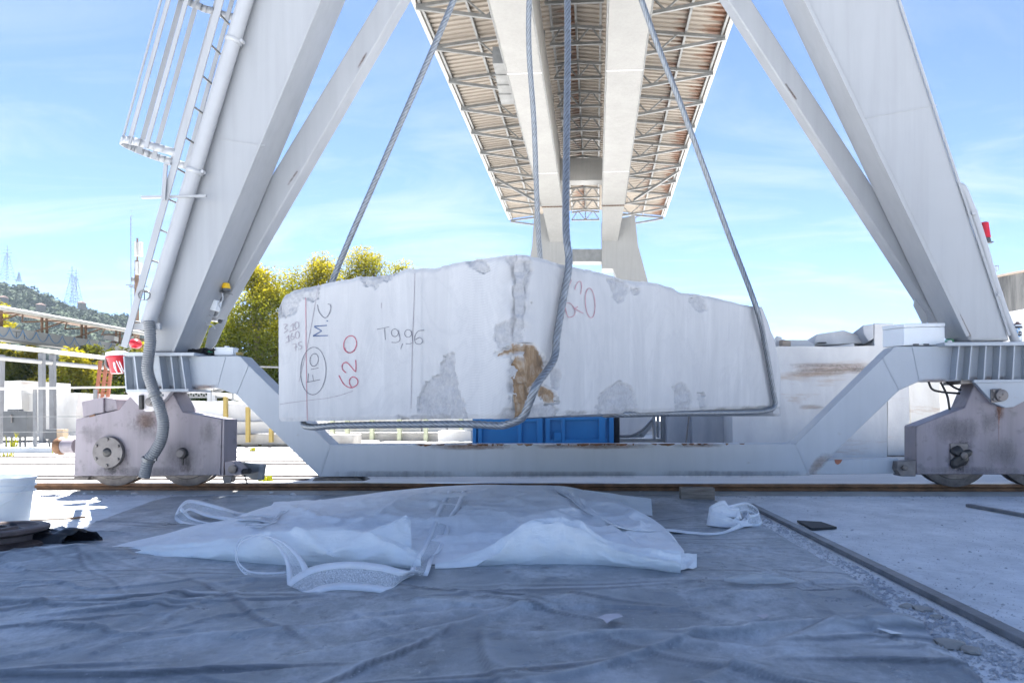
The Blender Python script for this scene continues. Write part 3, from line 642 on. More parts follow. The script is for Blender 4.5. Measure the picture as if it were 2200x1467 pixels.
def bogie_right():
    poly = [(1968, 915), (2072, 875), (2095, 822), (2212, 822), (2236, 870), (2330, 905), (2330, 1019), (1968, 1019)]
    mb = MB(); mb.cpoly(poly, BF, BF+.21); o = mb.build('bogie', M['mauve'], crane, .008)
    wheel(2050, 1046, o); wheel(2226, 1046, o)
    m2 = MB(); m2.cpoly([(2095, 822), (2300, 820), (2200, 862), (2178, 874), (2160, 876), (2135, 866)], BF-.05, BF-.004); t = m2.build('trunnion_plate', M['sill'], o, .004)
    m2 = MB(); m2.cpoly([(2129, 836), (2152, 834), (2152, 862), (2130, 866)], BF-.062, BF-.05); m2.build('keeper_plate', M['cap'], t, .003)
    m2 = MB(); m2.lathe(PC(2154, 849, BF-.09), GB, [(.02, -.004), (.044, .0), (.046, .006), (.046, .04)], 28); pn = m2.build('pin', M['cap'], t, smooth=35)
    for (x, y) in ((2136, 840), (2137, 858)):
        m2 = MB(); m2.lathe(PC(x, y, BF-.075), GB, [(.010, 0), (.012, .003), (.012, .014)], 6); m2.build('bolt', M['cap'], t)
    m2 = MB(); m2.lathe(PC(2156, 847, BF-.10), GB, [(.006, 0), (.008, .012)], 10); m2.lathe(PC(2150, 853, BF-.10), GB, [(.006, 0), (.008, .012)], 10); m2.build('pin_bolt', M['wheel'], pn)
    m2 = MB(); m2.cpoly([(2042, 952), (2080, 953), (2081, 1000), (2043, 997)], BF-.012, BF-.001); fl = m2.build('bearing_flange', M['cap'], o, .003)
    c = PC(2062, 977, BF-.012)
    mb = MB(); rings = []
    for i in range(9):
        ph = i/8*math.pi/2; row = []
        for k in range(25):
            a = 2*math.pi*k/24; rr = (.070+.020*math.sin(a*3+1)+.012*math.sin(5*a)+(.03 if math.sin(a) < -.3 else 0)*.8)*math.cos(ph)
            row.append(c + RA*math.cos(a)*rr + V((0, 0, math.sin(a)*rr)) - GB*(.035*math.sin(ph)*(1+.5*fn(k*.7, i*.8))+.001))
        rings.append(row)
    mb.grid(rings); mb.build('grease_lump', M['grease'], fl, smooth=70)
    m2 = MB(); m2.lathe(c-GB*.05+RA*.01, GB, [(.012, -.004), (.026, .0), (.028, .03)], 16); m2.build('axle_end', M['wheel'], fl, smooth=35)
    m2 = MB(); m2.cpoly([(1928, 991), (1968, 988), (1968, 1023), (1935, 1023), (1926, 1008)], BF-.03, BF+.10); bl = m2.build('foot_bracket', M['cap'], o, .006)
    m2 = MB(); m2.lathe(PC(1945, 1005, BF-.05), GB, [(.014, -.003), (.022, .0), (.022, .02)], 16); m2.build('pin', M['wheel'], bl, smooth=35)
    m2 = MB(); m2.cpoly([(1745, 989), (1930, 985), (1930, 1017), (1745, 1019)], BF+.05, BF+.19); lk = m2.build('link_bar', M['sill'], o, .005)
    m2 = MB(); m2.cpoly([(1793, 987), (1810, 987), (1806, 994), (1800, 998), (1795, 995)], BF+.046, BF+.052); m2.build('paint_mark', M['orange'], lk)
    for pts in (((1995, 820), (2003, 836), (2025, 842), (2062, 845)), ((2021, 821), (2035, 850), (2040, 880)), ((2033, 820), (2050, 832), (2064, 838))):
        m2 = MB(); m2.tube(smooth_path(path_px(pts, BF+.12), 6), .009, 8); m2.build('cable', M['rubber'], o, smooth=60)
    for a, mt in (((2030, 940, 2100, 1015), 'oil'), ((2050, 990, 2075, 1020), 'oil'), ((1970, 1000, 2200, 1021), 'grime_and_shade'), ((1985, 890, 2120, 960), 'grime_and_shade'), ((2100, 880, 2150, 930), 'grime_and_shade'), ((2135, 868, 2160, 905), 'ruststain'), ((2110, 930, 2200, 1010), 'grime_and_shade')): cst(o, *a, BF-.0015, mt, 1.0)
    # thin dribble under the pin
    m2 = MB(); m2.cpoly([(2141, 873), (2152, 873), (2149, 887), (2146.5, 915), (2146, 960), (2145.4, 915), (2144, 887)], BF-.0012, BF+.001); m2.build('rust_stain', plain('rust_dribble', (.24, .14, .12), .7, .3, 30), o)
    m2 = MB(); m2.cpoly([(2064, 818), (2098, 816), (2098, 823), (2064, 825)], BF-.03, BF+.24); m2.build('cap_plate', M['wheel'], o)
bogie_right()
# beacons fixed to the crane
c = PC(486, 620, 5.75); m2 = MB(); m2.lathe(c-V((0, 0, .025)), V((0, 0, 1)), [(.034, 0), (.036, .02), (.033, .024)], 20); m2.bar(PC(455, 624, 5.75), PC(497, 632, 5.75), .05, .006); bk = m2.build('beacon_bracket', M['greybox'], crane, smooth=40)
m2 = MB(); m2.lathe(c, V((0, 0, 1)), [(.034, 0), (.034, .02), (.027, .045), (.012, .05)], 20); m2.build('beacon_lens', M['amber'], bk, smooth=50)
m2 = MB(); m2.cpoly([(449, 641), (467, 645), (463, 668), (444, 664)], 5.70, 5.78); jb = m2.build('junction_box', M['whitep'], crane, .006)
m2 = MB(); m2.tube(smooth_path(path_px([(478, 630), (478, 645), (470, 652), (474, 665), (466, 680), (452, 678), (444, 670), (440, 680), (444, 695), (456, 698), (462, 706)], 5.72), 5), .006, 8); m2.build('cable', M['conduit'], jb, smooth=60)
c = PC(2117, 512, 5.62); tl = V((-.10, 0, 1)).normalized(); m2 = MB(); m2.lathe(c-tl*.03, tl, [(.038, 0), (.036, .028)], 20); m2.bar(c-tl*.035-RA*.1, c-tl*.035+RA*.05, .04, .008); rb = m2.build('beacon_bracket', M['greybox'], crane, smooth=40)
m2 = MB(); m2.lathe(c, tl, [(.040, 0), (.038, .02), (.034, .12), (.022, .128)], 20); m2.build('beacon_lens', M['redp'], rb, smooth=50)

# ---- girders, canopy, far leg frame
ZG, ZT, ZE = 8.65, 10.05, 10.65
def aof(x, y, z): return PZ(x, y, z).dot(RA)
def bof(x, y, z): return PZ(x, y, z).dot(GB)
gl = (aof(1049, 0, ZG), aof(1139, 0, ZG)); gr = (aof(1308, 0, ZG), aof(1402, 0, ZG))
BE = bof(1185, 444, ZG)
girders = []
for a0, a1 in (gl, gr):
    m2 = MB(); m2.abox(a0, a1, 4.2, BE, ZG, ZT); g_ = m2.build('girder', M['girder'], crane, .015); girders.append(g_)
    for y in (156, 372):
        b = bof(1200, y, ZG); m2 = MB(); m2.abox(a0-.004, a1+.004, b-.012, b+.012, ZG-.006, ZG-.0005); m2.build('weld_seam', M['whitep'], g_)
    m2 = MB(); m2.abox(a0-.03, a0-.001, 4.2, BE, ZG+.0, ZG+.03); m2.abox(a1+.001, a1+.03, 4.2, BE, ZG, ZG+.03); m2.build('flange_lip', M['galv'], g_)
    # bolted splice before the haunch
    m2 = MB(); nb = 14
    for k in range(nb):
        m2.box(W(a0+(k+.5)*(a1-a0)/nb, BE-.02, ZG-.02), (.035, .06, .04))
    m2.build('splice_bolts', M['rustbrown'], g_)
bt = bof(1250, 370, 9.25); m2 = MB(); m2.abox(gl[1]+.002, gr[0]-.002, bt, bt+.5, 8.95, 9.75); m2.build('cross_beam', M['girder'], crane, .01)
m2 = MB(); m2.abox(gl[1]+.002, gr[0]-.002, 6.0, 6.6, 8.9, 9.8); m2.build('cross_beam', M['girder'], crane, .01)
# junction boxes hung on the left girder
for i, y in enumerate((128, 152, 172, 190)):
    b = bof(1085, y, 9.1); m2 = MB(); m2.abox(gl[0]-.34-.02*i, gl[0]-.002, b-.3, b+.25, 8.85-.02*i, 9.25); m2.build('cable_box', M['galv'], girders[0], .01)

def far_frame():
    par = None
    for sgn, (a0, a1) in ((-1, gl), (1, gr)):
        bk = BE+1.5
        z1 = P(1200, 520, bk).z
        nr = (a1-a0)*.40
        am = (a0+a1)/2
        i0, i1 = (a0+.0, a1) if sgn > 0 else (a0, a1)
        m2 = MB()
        A = [W(a0, BE+.01, ZG), W(a1, BE+.01, ZG), W(a1, BE+.01, ZT), W(a0, BE+.01, ZT)]
        pin = a0 if sgn > 0 else a1
        c0, c1 = (a0, a0+.75*(a1-a0)) if sgn > 0 else (a1-.75*(a1-a0), a1)
        B_ = [W(c0, bk, z1), W(c1, bk, z1), W(c1, bk+.6, ZT), W(c0, bk+.6, ZT)]
        m2.prism(A, B_); h = m2.build('haunch', M['girder'], crane, .01)
        m2 = MB()   # leg spreading outward to the ground
        if sgn > 0:
            tp = [PC(1292, 500, bk), PC(1366, 470, bk)]; t2 = PC(1293, 570, bk); bo = [PC(1453, 925, bk), PC(1482, 925, bk)]
            poly = [PC(1292, 478, bk), PC(1364, 462, bk), PC(1371, 527, bk), PC(1392, 604, bk), PC(1482, 925, bk), PC(1446, 925, bk), PC(1317, 577, bk), PC(1293, 577, bk)]
        else:
            poly = [PC(1222, 478, bk), PC(1148, 455, bk), PC(1143, 527, bk), PC(1130, 604, bk), PC(1045, 925, bk), PC(1080, 925, bk), PC(1200, 592, bk), PC(1228, 577, bk)]
        m2.prism(poly, [p+GB*.8 for p in poly]); m2.build('far_leg', M['girder'], crane, .02)
    m2 = MB(); bk = BE+1.55
    A = [PC(1229, 562, bk), PC(1293, 562, bk), PC(1293, 535, bk), PC(1229, 535, bk)]; m2.prism(A, [p+GB*.6 for p in A]); m2.build('far_tie', M['galv'], crane, .01)
    A = [PC(1040, 930, bk), PC(1490, 930, bk), PC(1490, 905, bk), PC(1040, 905, bk)]; m2 = MB(); m2.prism(A, [p+GB*.6 for p in A]); m2.build('far_sill', M['sill'], crane, .01)
far_frame()

def canopy():
    aL, aR = aof(894, 0, ZE), aof(1581, 0, ZE); aM = (gl[1]+gr[0])/2
    zr = ZE + .42
    def zroof(a): return ZE + (zr-ZE)*(1-abs(a-aM)/((aM-aL) if a < aM else (aR-aM)))
    bend = bof(1100, 468, ZE); pitch = 1.83
    aLm = aof(1000, 0, ZE)*1.0; aRm = aof(1490, 0, ZE)
    st = [aL, aLm, gl[0]-.1, aM, gr[1]+.15, aRm, aR]
    BST = 7.4
    m2 = MB(); m2.abox(aL-.10, aL+.02, BST, bend, ZE-.10, ZE+.12); m2.abox(aR-.02, aR+.10, BST, bend, ZE-.10, ZE+.12)
    can = m2.build('canopy', M['whitepipe'], crane, .02)
    for a in st[1:-1] + [gl[1]+.12, gr[0]-.12, aL+.10, aR-.10]:
        z = zroof(a); m2 = MB(); m2.abox(a-.03, a+.03, BST, bend, z-.14, z-.05); m2.build('purlin', M['galv'], can)
    nb = int((bend-BST)/pitch)+1
    meshes = {}
    for j in range(len(st)-1):
        a0, a1 = st[j], st[j+1]; z0, z1 = zroof(a0), zroof(a1)
        prof = []; n = 9; pt = pitch/n
        for k in range(n):
            q = k*pt; prof += [(q, 0), (q+pt*.44, 0), (q+pt*.5, .04), (q+pt*.94, .04)]
        prof.append((pitch, 0))
        me = bpy.data.meshes.new('roof_sheet'); vs = []; fs = []
        NA = 6
        for q, dz in prof:
            for i in range(NA+1): 
                u = i/NA; vs.append(tuple(RA*(u*(a1-a0)) + GB*q + V((0, 0, (z1-z0)*u + dz))))
        for i in range(len(prof)-1):
            for k in range(NA): fs.append((i*(NA+1)+k, i*(NA+1)+k+1, (i+1)*(NA+1)+k+1, (i+1)*(NA+1)+k))
        me.from_pydata(vs, [], fs); me.materials.append(M['sheet'])
        uv = me.uv_layers.new(name='UVMap')
        for lp in me.loops: uv.data[lp.index].uv = ((lp.vertex_index % (NA+1))/NA if j != 0 else .5*(lp.vertex_index % (NA+1))/NA, 0)
        at = me.attributes.new('rust', 'FLOAT', 'POINT'); rv = [.0, .08, .28, .45, .18, .70][j]
        for d in at.data: d.value = rv
        me.update(); meshes[j] = me
        for i in range(nb):
            b = bend - (i+1)*pitch
            o = bpy.data.objects.new('roof_sheet', me); COL.objects.link(o); o.location = W(a0, b+.0, z0-.045)
            put(o, can); o.matrix_parent_inverse = can.matrix_world.inverted()
    for i in range(nb+1):
        b = bend - i*pitch + (.0 if i else -.05); m2 = MB(); zb = ZE-.18
        for (x0, x1, web) in ((aL, gl[0]-.05, 'l'), (gl[1]+.06, gr[0]-.06, 'c'), (gr[1]+.05, aR, 'r')):
            p0, p1 = W(x0, b, zroof(x0)-.16), W(x1, b, zroof(x1)-.16)
            if web == 'c':
                pm = W(aM, b, zr-.16); m2.bar(p0, pm, .06, .07); m2.bar(pm, p1, .06, .07); zc = zr-.62
                m2.bar(W(x0, b, zc), W(x1, b, zc), .06, .07); m2.bar(W(aM, b, zc), pm, .045)
                m2.bar(W(aM, b, zc), W(x0*.55+aM*.45, b, zroof(x0)-.08), .04); m2.bar(W(aM, b, zc), W(x1*.55+aM*.45, b, zroof(x1)-.08), .04)
                m2.bar(W(x0*.55+aM*.45, b, zroof(x0)-.08), W(x0, b, zc), .04); m2.bar(W(x1*.55+aM*.45, b, zroof(x1)-.08), W(x1, b, zc), .04)
            else:
                m2.bar(p0, p1, .06, .08); e, g = (x0, x1) if web == 'l' else (x1, x0)
                zc = ZT+.05
                m2.bar(W(e, b, ZE-.2), W(g, b, zc), .06, .08)
                q1 = e + (g-e)*.55; q2 = e + (g-e)*.78
                m2.bar(W(q1, b, zroof(q1)-.16), W(q2, b, ZE-.2+(zc-ZE+.2)*.78), .04); m2.bar(W(q2, b, ZE-.2+(zc-ZE+.2)*.78), W(g, b, zroof(g)-.16), .04)
        m2.build('truss', M['galv'], can)
    for (x0, y0, x1, y1) in ((1060, 380, 1150, 432), (1362, 430, 1462, 365)):
        m2 = MB(); p = PZ(x0, y0, ZE-.05) if x0 < 1200 else PZ(x1, y1, ZE-.05); q = PZ(x1, y1, ZG+.9) if x0 < 1200 else PZ(x0, y0, ZG+.9); m2.bar(p, q, .09, .09); m2.build('raking_brace', M['galv'], can)
    # supports standing on the girders
    for a in (gl[0]+.1, gl[1]-.1, gr[0]+.1, gr[1]-.1):
        for i in range(0, nb, 2):
            b = bend - i*pitch - pitch
            if b < BE-.5: m2 = MB(); m2.bar(W(a, b, ZT+.001), W(a, b, zroof(a)-.16), .07); m2.build('canopy_post', M['galv'], can)
canopy()

# ---------------------------------------------------------------- the hanging marble block
def pip(x, y, poly):
    c = False; n = len(poly); j = n-1
    for i in range(n):
        xi, yi = poly[i]; xj, yj = poly[j]
        if (yi > y) != (yj > y) and x < (xj-xi)*(y-yi)/(yj-yi)+xi: c = not c
        j = i
    return c
def cl(pts): return [(580+.27273*x, 520+.27273*y) for x, y in pts]      # points read off two enlargements of the faces
def crr(pts): return [(1080+.28182*x, 520+.28182*y) for x, y in pts]
XCOR = 1118.0
BC = P(XCOR, 890, 3.30); BL = P(599, 890, 3.95); BR = P(1677, 890, 5.05); BB = BL + BR - BC
def face_pt(x, y, left, off=0.0):
    A, B_ = (BC, BL) if left else (BC, BR)
    t = (B_-A); n = V((-t.y, t.x, 0)).normalized()
    if n.y > 0: n = -n
    d = ray(x, y); k = (A-EYE).dot(n)/d.dot(n); return EYE + d*k + n*off, n
TOP = [(599, 664), (603, 648), (607, 637), (621, 625), (650, 617), (684, 611), (771, 594), (815, 591), (853, 585), (869, 577), (900, 576), (934, 575), (975, 564), (1020, 556), (1057, 553), (1085, 546), (1098, 545), (1118, 545), (1139, 548), (1175, 557), (1207, 568), (1249, 576), (1290, 585), (1320, 593), (1345, 602), (1393, 605), (1420, 610), (1444, 617), (1455, 624), (1466, 629), (1490, 630), (1534, 638), (1560, 645), (1587, 651), (1615, 658), (1641, 659), (1645, 680), (1655, 712), (1663, 726), (1669, 760), (1677, 803)]
BOT = [(599, 905), (700, 904), (850, 901), (1016, 899.5), (1070, 900), (1118, 899), (1215, 892), (1300, 889), (1393, 886), (1500, 881), (1596, 878), (1677, 876)]
CH_L = [cl(p) for p in (
    [(1165, 1340), (1155, 1260), (1200, 1140), (1260, 1080), (1340, 1050), (1345, 960), (1375, 900), (1450, 870), (1460, 1010), (1500, 1220), (1535, 1250), (1540, 1400), (1170, 1400)],
    [(1770, 660), (1850, 620), (1960, 550), (2000, 640), (2020, 760), (1940, 800), (1860, 830), (1800, 850), (1765, 740)],
    [(1530, 130), (1700, 140), (1730, 220), (1690, 250), (1640, 240), (1580, 195)], [(1850, 120), (1960, 150), (1990, 280), (1975, 420), (2010, 480), (2020, 560), (1960, 560), (1930, 380), (1900, 280), (1870, 220)],
    [(700, 250), (860, 240), (870, 320), (820, 358), (780, 340), (740, 355)], [(860, 240), (1010, 225), (960, 290), (900, 330), (870, 300)],
    [(60, 430), (160, 370), (385, 310), (385, 430), (340, 465), (250, 440), (200, 560), (140, 590), (80, 580), (60, 500)],
    [(980, 1420), (1010, 1370), (1060, 1370), (1090, 1420)], [(1080, 1420), (1130, 1360), (1200, 1370), (1260, 1420)], [(1780, 1420), (1850, 1310), (1915, 1280), (1990, 1420)])]
CH_R = [crr(p) for p in (
    [(800, 270), (940, 300), (960, 380), (890, 470), (850, 430), (810, 330)], [(975, 350), (1045, 360), (1040, 395), (975, 395)], [(1410, 440), (1500, 400), (1560, 480), (1560, 520), (1500, 545)],
    [(725, 1350), (730, 1190), (800, 1110), (890, 1055), (960, 1080), (1010, 1180), (1035, 1350)], [(1300, 1100), (1380, 1060), (1430, 1150), (1450, 1300), (1330, 1330)], [(1480, 1150), (1540, 1150), (1560, 1260), (1530, 1320)],
    [(200, 1240), (400, 1230), (435, 1370), (180, 1380)], [(470, 1370), (490, 1285), (560, 1300), (640, 1290), (660, 1370)], [(1590, 1330), (1610, 1285), (1700, 1270), (1720, 1330)], [(1820, 1290), (1840, 1262), (2000, 1262), (2110, 1262), (2110, 1300)],
    [(0, 110), (120, 90), (160, 300), (150, 560), (60, 560), (60, 240)], [(360, 980), (440, 960), (430, 1100), (390, 1140)])]
MUD = [cl([(1930, 1000), (1960, 900), (2030, 800), (2090, 850), (2170, 950), (2150, 1040), (2080, 1150), (2050, 1250), (2020, 1400), (1905, 1400), (1920, 1180)]), cl([(1780, 880), (1840, 840), (1960, 790), (2030, 810), (1990, 860), (1880, 880), (1800, 910)]),
       crr([(290, 1070), (400, 1150), (420, 1220), (330, 1230), (280, 1150)]), crr([(180, 780), (250, 790), (320, 890), (330, 990), (280, 1080), (220, 1010), (170, 870)])]
def build_block():
    xs = []; x = 599.0
    while x < 1677: xs.append(x); x += 2.2
    xs.append(1677.0); NR = 118
    rows = []; mask = []
    def inmask(x, y, polys):
        jx = 5*fn(x*.06, y*.06, 1)+3.5*fn(x*.17, y*.17, 5); jy = 5*fn(x*.06, y*.06, 9)+3.5*fn(x*.17, y*.17, 13)
        t = 0
        for ax, ay in ((0, 0), (3.5, 1), (-3.5, -1), (1, 3.5), (-1, -3.5)):
            t += any(pip(x+jx+ax, y+jy+ay, p) for p in polys)
        return t/5
    for x in xs:
        left = x <= XCOR
        yt = interp(x, TOP) + 1.6*fn(x*.05, 3) + .9*fn(x*.2, 8); yb = interp(x, BOT) + .8*fn(x*.09, 11)
        col = []
        for j in range(NR+1):
            v = j/NR; y = yb + (yt-yb)*v
            chip = mud = 0.0
            if left or x < 1240: chip = float(inmask(x, y, CH_L))
            if not left or x > 1080: chip = max(chip, float(inmask(x, y, CH_R)))
            if 1040 < x < 1230: mud = float(inmask(x, y, MUD))
            # the broken corner strip
            xc = interp(y, [(545, 1128), (620, 1124), (700, 1116), (760, 1106), (900, 1102)]) + 10*fn(y*.03, 2) + 5*fn(y*.12, 7)
            dc = abs(x-xc)
            if dc < 16*(1+.6*fn(y*.05, 20)) and 560 < y: chip = max(chip, .85 if fn(x*.09, y*.05, 4) > -.15 else .25)
            off = 0.0
            if chip > .5: off -= .010 + .010*fn(x*.05, y*.05, 30) + .005*fn(x*.2, y*.2, 31)
            if mud: off -= .014 + .02*fn(x*.03, y*.02, 33)
            off -= .055*math.exp(-((x-1112)/26)**2)*(.7+.8*fn(x*.03, y*.03, 41))
            ed = min(abs(v), abs(1-v)); off -= .010*math.exp(-(ed*NR/2.2)**2)*(1+.8*fn(x*.11, v*3, 50))
            if 905 < x < 966 and left: off -= .004
            p, n = face_pt(x, y, left, off); col.append(p)
            saw = 0.0
            if left and 962 < x < 1100:
                cx, cy = 1010+.15*(y-700), y; r = math.hypot((x-1030)*1.0, 0)
                q = y + ((x-1020)/60.0)**2*26
                saw = (.5+.5*math.sin(q*1.05))*max(0, 1-((x-1032)/72)**2)
            mask.append((chip, mud, saw))
        rows.append(col)
    nF = len(rows[0]); mb = MB(); mb.grid(rows)
    nv = len(mb.v)
    # back, top and bottom
    n = len(xs); back = []
    for i, x in enumerate(xs):
        if x <= XCOR: t = (x-599)/(XCOR-599); q = BL.lerp(BB, t)
        else: t = (x-XCOR)/(1677-XCOR); q = BB.lerp(BR, t)
        q = q + V((.02*fn(i*.05, 3), .02*fn(i*.05, 9), 0)); back.append(q)
    topr = []; botr = []
    TR = 14
    for k in range(1, TR):
        t = k/(TR-1); r1 = []; r2 = []
        for i in range(n):
            a = rows[i][-1]; b = V((back[i].x, back[i].y, a.z)); zb_ = min(1.34, a.z)
            p = a.lerp(b, t); p.z = a.z*(1-t)+zb_*t + .03*math.sin(math.pi*t)*fn(i*.03, t*3, 5)*2; r1.append(p)
            a = rows[i][0]; b = V((back[i].x, back[i].y, .63)); p = a.lerp(b, t); p.z = max(p.z, min(a.z, .63)+.004*0); r2.append(p)
        topr.append(r1); botr.append(r2)
    def strip(front_idx, rws, flip):
        base = len(mb.v)
        for r in rws: mb.v += [tuple(p) for p in r]
        prev = front_idx
        for k, r in enumerate(rws):
            cur = [base+k*n+i for i in range(n)]
            for i in range(n-1):
                mb.f.append((prev[i], prev[i+1], cur[i+1], cur[i])); mb.m.append(0)
            prev = cur
        return prev
    te = strip([i*nF+nF-1 for i in range(n)], topr, 0); be = strip([i*nF for i in range(n)], botr, 1)
    for i in range(n-1): mb.f.append((te[i], te[i+1], be[i+1], be[i])); mb.m.append(0)
    o = mb.build('marble_block', M['block'], None, smooth=55)
    me = o.data; at = me.color_attributes.new('mask', 'FLOAT_COLOR', 'POINT')
    for i, dd in enumerate(at.data): dd.color = (*mask[i], 1) if i < nv else (.35, 0, 0, 1)
    return tag(o, 'huge rough sawn white marble block hanging from steel slings', 'marble block')
block = build_block()
def ell(cx, cy, rx, ry, tilt=0, n=26, a0=0, a1=360):
    out = []
    for i in range(n+1):
        a = math.radians(a0+(a1-a0)*i/n); x, y = rx*math.cos(a), ry*math.sin(a); t = math.radians(tilt)
        out.append((cx+x*math.cos(t)-y*math.sin(t), cy+x*math.sin(t)+y*math.cos(t)))
    return out
def stroke(mb, pts, left, wd=2.6, off=.0022):
    pts = [V((p[0], p[1], 0)) for p in pts]
    if len(pts) > 2 and len(pts) < 12: pts = smooth_path(pts, 5)
    L = []; R = []
    for i, p in enumerate(pts):
        d = pts[min(i+1, len(pts)-1)] - pts[max(i-1, 0)]
        n = V((-d.y, d.x, 0)).normalized() * wd/2 * (.8+.35*fn(p.x*.3, p.y*.3))
        L.append(face_pt(p.x+n.x, p.y+n.y, left, off)[0]); R.append(face_pt(p.x-n.x, p.y-n.y, left, off)[0])
    mb.grid([L, R])
def writing(name, mat, left, strokes, wd=2.6, off=.0022):
    mb = MB()
    for s in strokes: stroke(mb, s, left, wd, off)
    o = mb.build(name, M[mat], block); o['kind'] = 'stuff'; return o
writing('marker_writing', 'red_marker', True, [cl([(545, 1050), (585, 1120), (640, 1147), (688, 1122), (692, 1085), (662, 1062), (634, 1075), (628, 1110), (645, 1142)]), cl([(602, 1030), (572, 1000), (575, 962), (605, 948), (640, 980), (660, 1005)]), cl([(660, 1005), (678, 1022)]), cl([(678, 1022), (680, 975)]), cl([(680, 975), (677, 928)]), cl(ell(633, 805, 50, 68, 12)), cl(ell(636, 815, 46, 58, 15, 12, 20, 150))], 2.8)
writing('marker_line', 'red_marker', True, [cl([(284, 440), (286, 800)]), cl([(286, 800), (290, 1120)]), cl([(290, 1120), (296, 1405)])], 1.3)
q8 = lambda pts: [(500+.18182*x, 500+.18182*y) for x, y in pts]
writing('marker_writing', 'blue_marker', True, [q8([(967, 1105), (1117, 1095)]), q8([(967, 1112), (1055, 1160)]), q8([(1055, 1160), (952, 1220)]), q8([(952, 1220), (1127, 1215)]), q8([(1112, 1040), (1128, 1046)])], 3.0)
writing('marker_writing', 'grey_marker', True, [q8([(1003, 850), (1020, 930), (1060, 985), (1100, 1005), (1135, 970), (1160, 900), (1155, 852), (1125, 845)]), cl(ell(343, 1015, 100, 187, 2, 40)), cl([(290, 1105), (397, 1083)]), cl([(345, 1093), (337, 1045)]), cl([(300, 1106), (305, 1035)]), cl([(325, 1003), (385, 990)]), cl(ell(350, 928, 33, 50, 8))], 2.0)
writing('marker_writing', 'grey_marker', True, [cl([(845, 688), (942, 668)]), cl([(903, 680), (911, 770)]), cl(ell(985, 715, 27, 30)), cl([(1011, 695), (1026, 765), (1003, 790), (960, 790)]), cl([(1046, 800), (1032, 842)]), cl(ell(1090, 720, 27, 30)), cl([(1116, 700), (1127, 778), (1110, 800), (1072, 800)]), cl([(1216, 695), (1168, 703), (1141, 750), (1150, 795), (1185, 804), (1206, 778), (1182, 752), (1146, 770)])], 1.9)
writing('pencil_writing', 'faint_marker', True, [cl([(108, 650), (138, 650), (118, 680), (141, 692), (112, 717)]), cl([(163, 665), (185, 640)]), cl([(185, 640), (184, 700)]), cl([(153, 708), (215, 685)]), cl(ell(213, 655, 17, 26)), cl([(130, 757), (150, 735)]), cl([(150, 735), (149, 788)]), cl([(122, 795), (168, 775)]), cl([(178, 715), (165, 755), (180, 768), (195, 748), (170, 745)]), cl(ell(217, 732, 16, 28)), cl([(178, 807), (207, 800)]), cl([(207, 800), (203, 858)]), cl([(190, 832), (217, 823)]), cl([(252, 785), (226, 795), (230, 813), (252, 820), (246, 842), (228, 846)])], 1.9)
writing('marker_writing', 'faint_red', False, [crr([(522, 288), (482, 390), (473, 490), (495, 570), (538, 562), (547, 522), (518, 472), (482, 465)]), crr([(546, 365), (562, 318), (586, 300), (599, 332), (590, 400)]), crr([(570, 492), (546, 508)]), crr([(546, 508), (612, 545)]), crr(ell(663, 465, 37, 113, -4))], 1.7, .004)
writing('crack', 'faint_marker', True, [cl([(1142, 245), (1138, 420)]), cl([(1138, 420), (1125, 760)]), cl([(1125, 760), (1117, 1080)]), cl([(1117, 1080), (1113, 1310)])], 1.5)
writing('crack', 'faint_marker', True, [cl([(80, 1277), (180, 1262)]), cl([(180, 1262), (330, 1243)]), cl([(330, 1243), (450, 1230)]), cl([(450, 1230), (560, 1205)]), cl([(560, 1205), (655, 1172)]), cl([(880, 480), (878, 520)]), cl([(385, 330), (300, 800), (230, 1100)])], 1.4)

# ---------------------------------------------------------------- steel wire slings, hook
def rope(name, pts, r, label, per=10, lay=.20):
    raw = smooth_path(pts, 24); out = []; acc = 0; tgt = 0; step = .0075
    for i in range(len(raw)-1):
        sg = (raw[i+1]-raw[i]).length
        while tgt <= acc+sg and sg > 0: out.append(raw[i].lerp(raw[i+1], (tgt-acc)/sg)); tgt += step
        acc += sg
    SEG = 24
    pf = lambda a, d: .84 + .16*abs(math.cos(3*a - 2*math.pi*d/lay*.5*3/3))
    mb = MB(); mb.tube(out, r, SEG, prof=lambda a, d: .82 + .18*abs(math.cos(3*(a - 2*math.pi*d/lay))))
    o = mb.build(name, M['rope'], None, smooth=70)
    at = o.data.attributes.new('lay', 'FLOAT', 'POINT'); n = len(out); d = 0
    vals = []
    for i in range(n):
        if i: d += (out[i]-out[i-1]).length
        for k in range(SEG): vals.append(abs(math.cos(3*(2*math.pi*k/SEG - 2*math.pi*d/lay))))
    at.data.foreach_set('value', vals)
    return tag(o, label, 'cable', 'steel rope slings')
HK = P(1196, -500, 4.35)
def fp(x, y, left, off): return face_pt(x, y, left, off)[0]
s1 = [HK + V((-.06, 0, 0)), P(975, 0, 4.38), P(840, 312, 4.42), P(716, 600, 4.46), P(690, 720, 4.42), P(668, 860, 4.30), P(652, 905, 4.06), P(668, 917, 3.93), fp(720, 914, True, -.03), fp(850, 912, True, -.02), fp(1000, 911, True, -.01), fp(1070, 914, True, .0), fp(1098, 910, True, .02), P(1122, 897, 3.24), P(1136, 869, 3.22), P(1153, 827, 3.22), fp(1175, 774, False, .05), fp(1187, 723, False, .032), fp(1201, 644, False, .03), fp(1212, 566, False, .035), P(1216, 480, 3.52), P(1218, 250, 3.78), P(1219, 0, 4.02), HK + V((.03, -.03, 0))]
rope('wire_sling', s1, .0195, 'steel rope sling looped under the near corner of the hanging block')
